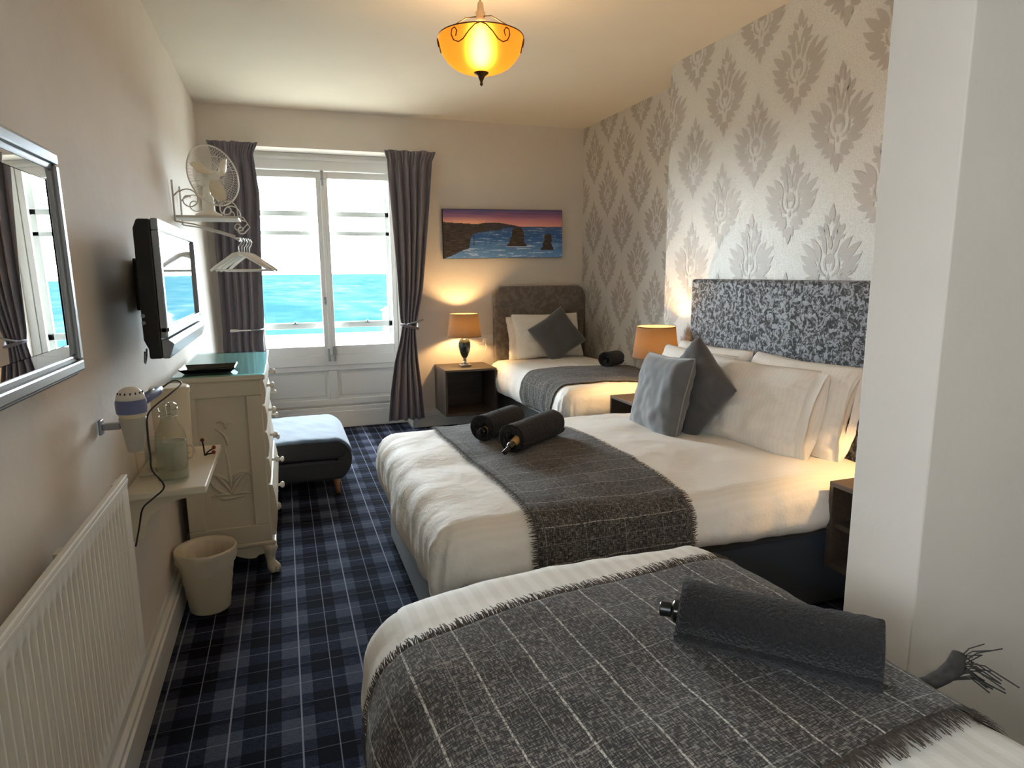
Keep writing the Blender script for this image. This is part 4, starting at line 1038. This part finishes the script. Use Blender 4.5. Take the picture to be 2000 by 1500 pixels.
for sx, sy in ((1, -1), (1, 1), (-1, -1), (-1, 1)):
    x, y = sx * .27 + (.02 if sx > 0 else -.06), sy * .34; MB().tube([(x, y, .115), (x + sx * .012, y + sy * .012, 0)], [.022, .013], 12).build('leg', beech_m, ot, smooth=True)

# ---------------------------------------------------------------- scroll shelf with fan and hangers
fs = thing('scroll_shelf', 'white wrought iron scroll shelf on the left wall holding the fan', 'shelf', (-.555, 4.36, 1.77))
FD, FY = .335, .15
box(.01, FD, -FY, FY, 0, .014).build('shelf_board', iron_w, fs, bevel=.003)
def scroll(y, pts, r=.004): MB().tube([(p[0], y, p[1]) for p in pts], r, 6).build('scroll', iron_w, fs, smooth=True)
def spiral(cx_, cz_, r0, a0, turns, sg=1, n=22): return [(cx_ + r0 * (1 - .75 * k / n) * math.cos(a0 + sg * turns * 2 * PI * k / n), cz_ + r0 * (1 - .75 * k / n) * math.sin(a0 + sg * turns * 2 * PI * k / n)) for k in range(n + 1)]
for y in (-FY, FY):
    MB().tube([(.006, y, -.02), (.006, y, .205)], .006, 6).build('back_post', iron_w, fs, smooth=True)
    scroll(y, [(.01, .12), (.04, .15)] + spiral(.085, .10, .062, 2.4, 1.25, -1) + [])
    scroll(y, [(FD, .0), (FD, .03)] + spiral(FD - .055, .05, .055, 0, 1.2, 1))
    scroll(y, [(FD - .002, .016), (FD + .03, .005), (FD + .05, -.03), (FD + .02, -.06)] + spiral(FD + .0, -.045, .028, -.6, 1.0, -1))
    scroll(y, [(.006, -.02), (.10, -.035), (.22, -.07), (FD - .02, -.10)], .005)
MB().tube([(FD - .01, -FY - .02, -.115), (FD - .01, FY + .02, -.115)], .009, 10).build('hanging_rail', chrome_m, fs, smooth=True)
# fan
fn = thing('desk_fan', 'white three bladed desk fan on the scroll shelf', 'fan', (-.385, 4.36, 1.785))
sharp_smooth(MB().lathe([(0, 0), (.075, 0), (.078, .008), (.07, .02), (.045, .03), (.036, .04), (.032, .11), (.026, .125), (0, .127)], n=28).build('stand', white_m, fn), 50)
hx = Vector((.66, -.72, .12)).normalized(); hc_ = Vector((.045, -.035, .235)); q_ = hx.to_track_quat('Z', 'Y').to_matrix()
def F_(p): return hc_ + q_ @ Vector(p)
def lath(prof, n, cap=True):
    mb = MB(); mb.lathe(prof, n=n, cap=cap); mb.v = [tuple(F_(p)) for p in mb.v]; return mb
lath([(0, -.13), (.03, -.125), (.045, -.10), (.048, -.05), (.04, -.03), (0, -.03)], 24).build('motor_housing', white_m, fn, smooth=True)
MB().tube([(0, 0, .10), tuple(F_((0, -.035, -.08)))], [.022, .018], 12).build('neck', white_m, fn, smooth=True)
lath([(0, .03), (.024, .028), (.028, .015), (.028, -.02), (0, -.03)], 20).build('hub', white_m, fn, smooth=True)
for k in range(3):
    a0 = k * 2 * PI / 3 + .5
    def bl(i, j):
        r_ = lerp(.022, .145, i / 8); wd = .62 * math.sin(PI * (.18 + .74 * i / 8)) ** .8; t = (j / 6 - .5); a = a0 + t * wd * 1.9 * (.55 + .45 * (1 - i / 8)) + .25 * i / 8
        return F_((r_ * math.cos(a), r_ * math.sin(a), t * .035 * 1.1))
    MB().grid(bl, 9, 7).build('blade', cream_m, fn, smooth=True).modifiers.new('s', 'SOLIDIFY').thickness = .002
gw = MB(); RG = .172
for sgn, dep in ((1, .055), (-1, .05)):
    for k in range(60):
        a = 2 * PI * k / 60
        gw.tube([F_((r_ * math.cos(a + .25 * (1 - r_ / RG)), r_ * math.sin(a + .25 * (1 - r_ / RG)), sgn * dep * math.sqrt(max(0, 1 - (r_ / RG) ** 2.4)))) for r_ in (.03, .075, .12, .155, RG)], .0010, 4, False)
    for r_ in (.03, .10):
        gw.tube([F_((r_ * math.cos(a * PI / 16), r_ * math.sin(a * PI / 16), sgn * dep * math.sqrt(1 - (r_ / RG) ** 2.4))) for a in range(33)], .0014, 4, False)
gw.build('wire_guard', white_m, fn, smooth=True)
MB().tube([F_((RG * math.cos(a * PI / 24), RG * math.sin(a * PI / 24), 0)) for a in range(49)], .0045, 8, False).build('guard_rim', white_m, fn, smooth=True)
# hangers
def hanger(loc, rz, label):
    root = thing('coat_hanger', label, 'hanger', loc, 'white coat hangers on the rail', rz)
    W2 = .168
    ar = MB()
    for s_ in (1, -1):
        ar.tube([(0, 0, -.075), (s_ * .035, 0, -.085), (s_ * .085, .006, -.118), (s_ * .135, .012, -.152), (s_ * W2, .016, -.175)], [.012, .012, .0105, .0095, .007], 8)
    ar.build('shoulder', white_m, root, smooth=True)
    MB().tube([(-W2 + .03, .012, -.172), (W2 - .03, .012, -.172)], .006, 8).build('trouser_bar', white_m, root, smooth=True)
    MB().tube([(0, 0, -.07), (0, 0, -.035), (.012, 0, -.022), (.02, 0, -.002), (.012, 0, .015), (-.006, 0, .018), (-.018, 0, .008)], .0024, 6).build('hook', chrome_m, root, smooth=True)
    return root
h0 = hanger((-.232, 4.27, 1.648), -.12, 'white coat hanger nearest the television on the hanging rail')
for k, (y, r_) in enumerate(((4.305, -.30), (4.345, -.42), (4.385, -.22), (4.42, -.50))):
    dup(h0, (-.228 + .012 * (k + 1), y, 1.648 - .003 * (k % 2)), ('second', 'third', 'fourth', 'last')[k] + ' white coat hanger along the rail towards the window', rotz=r_)
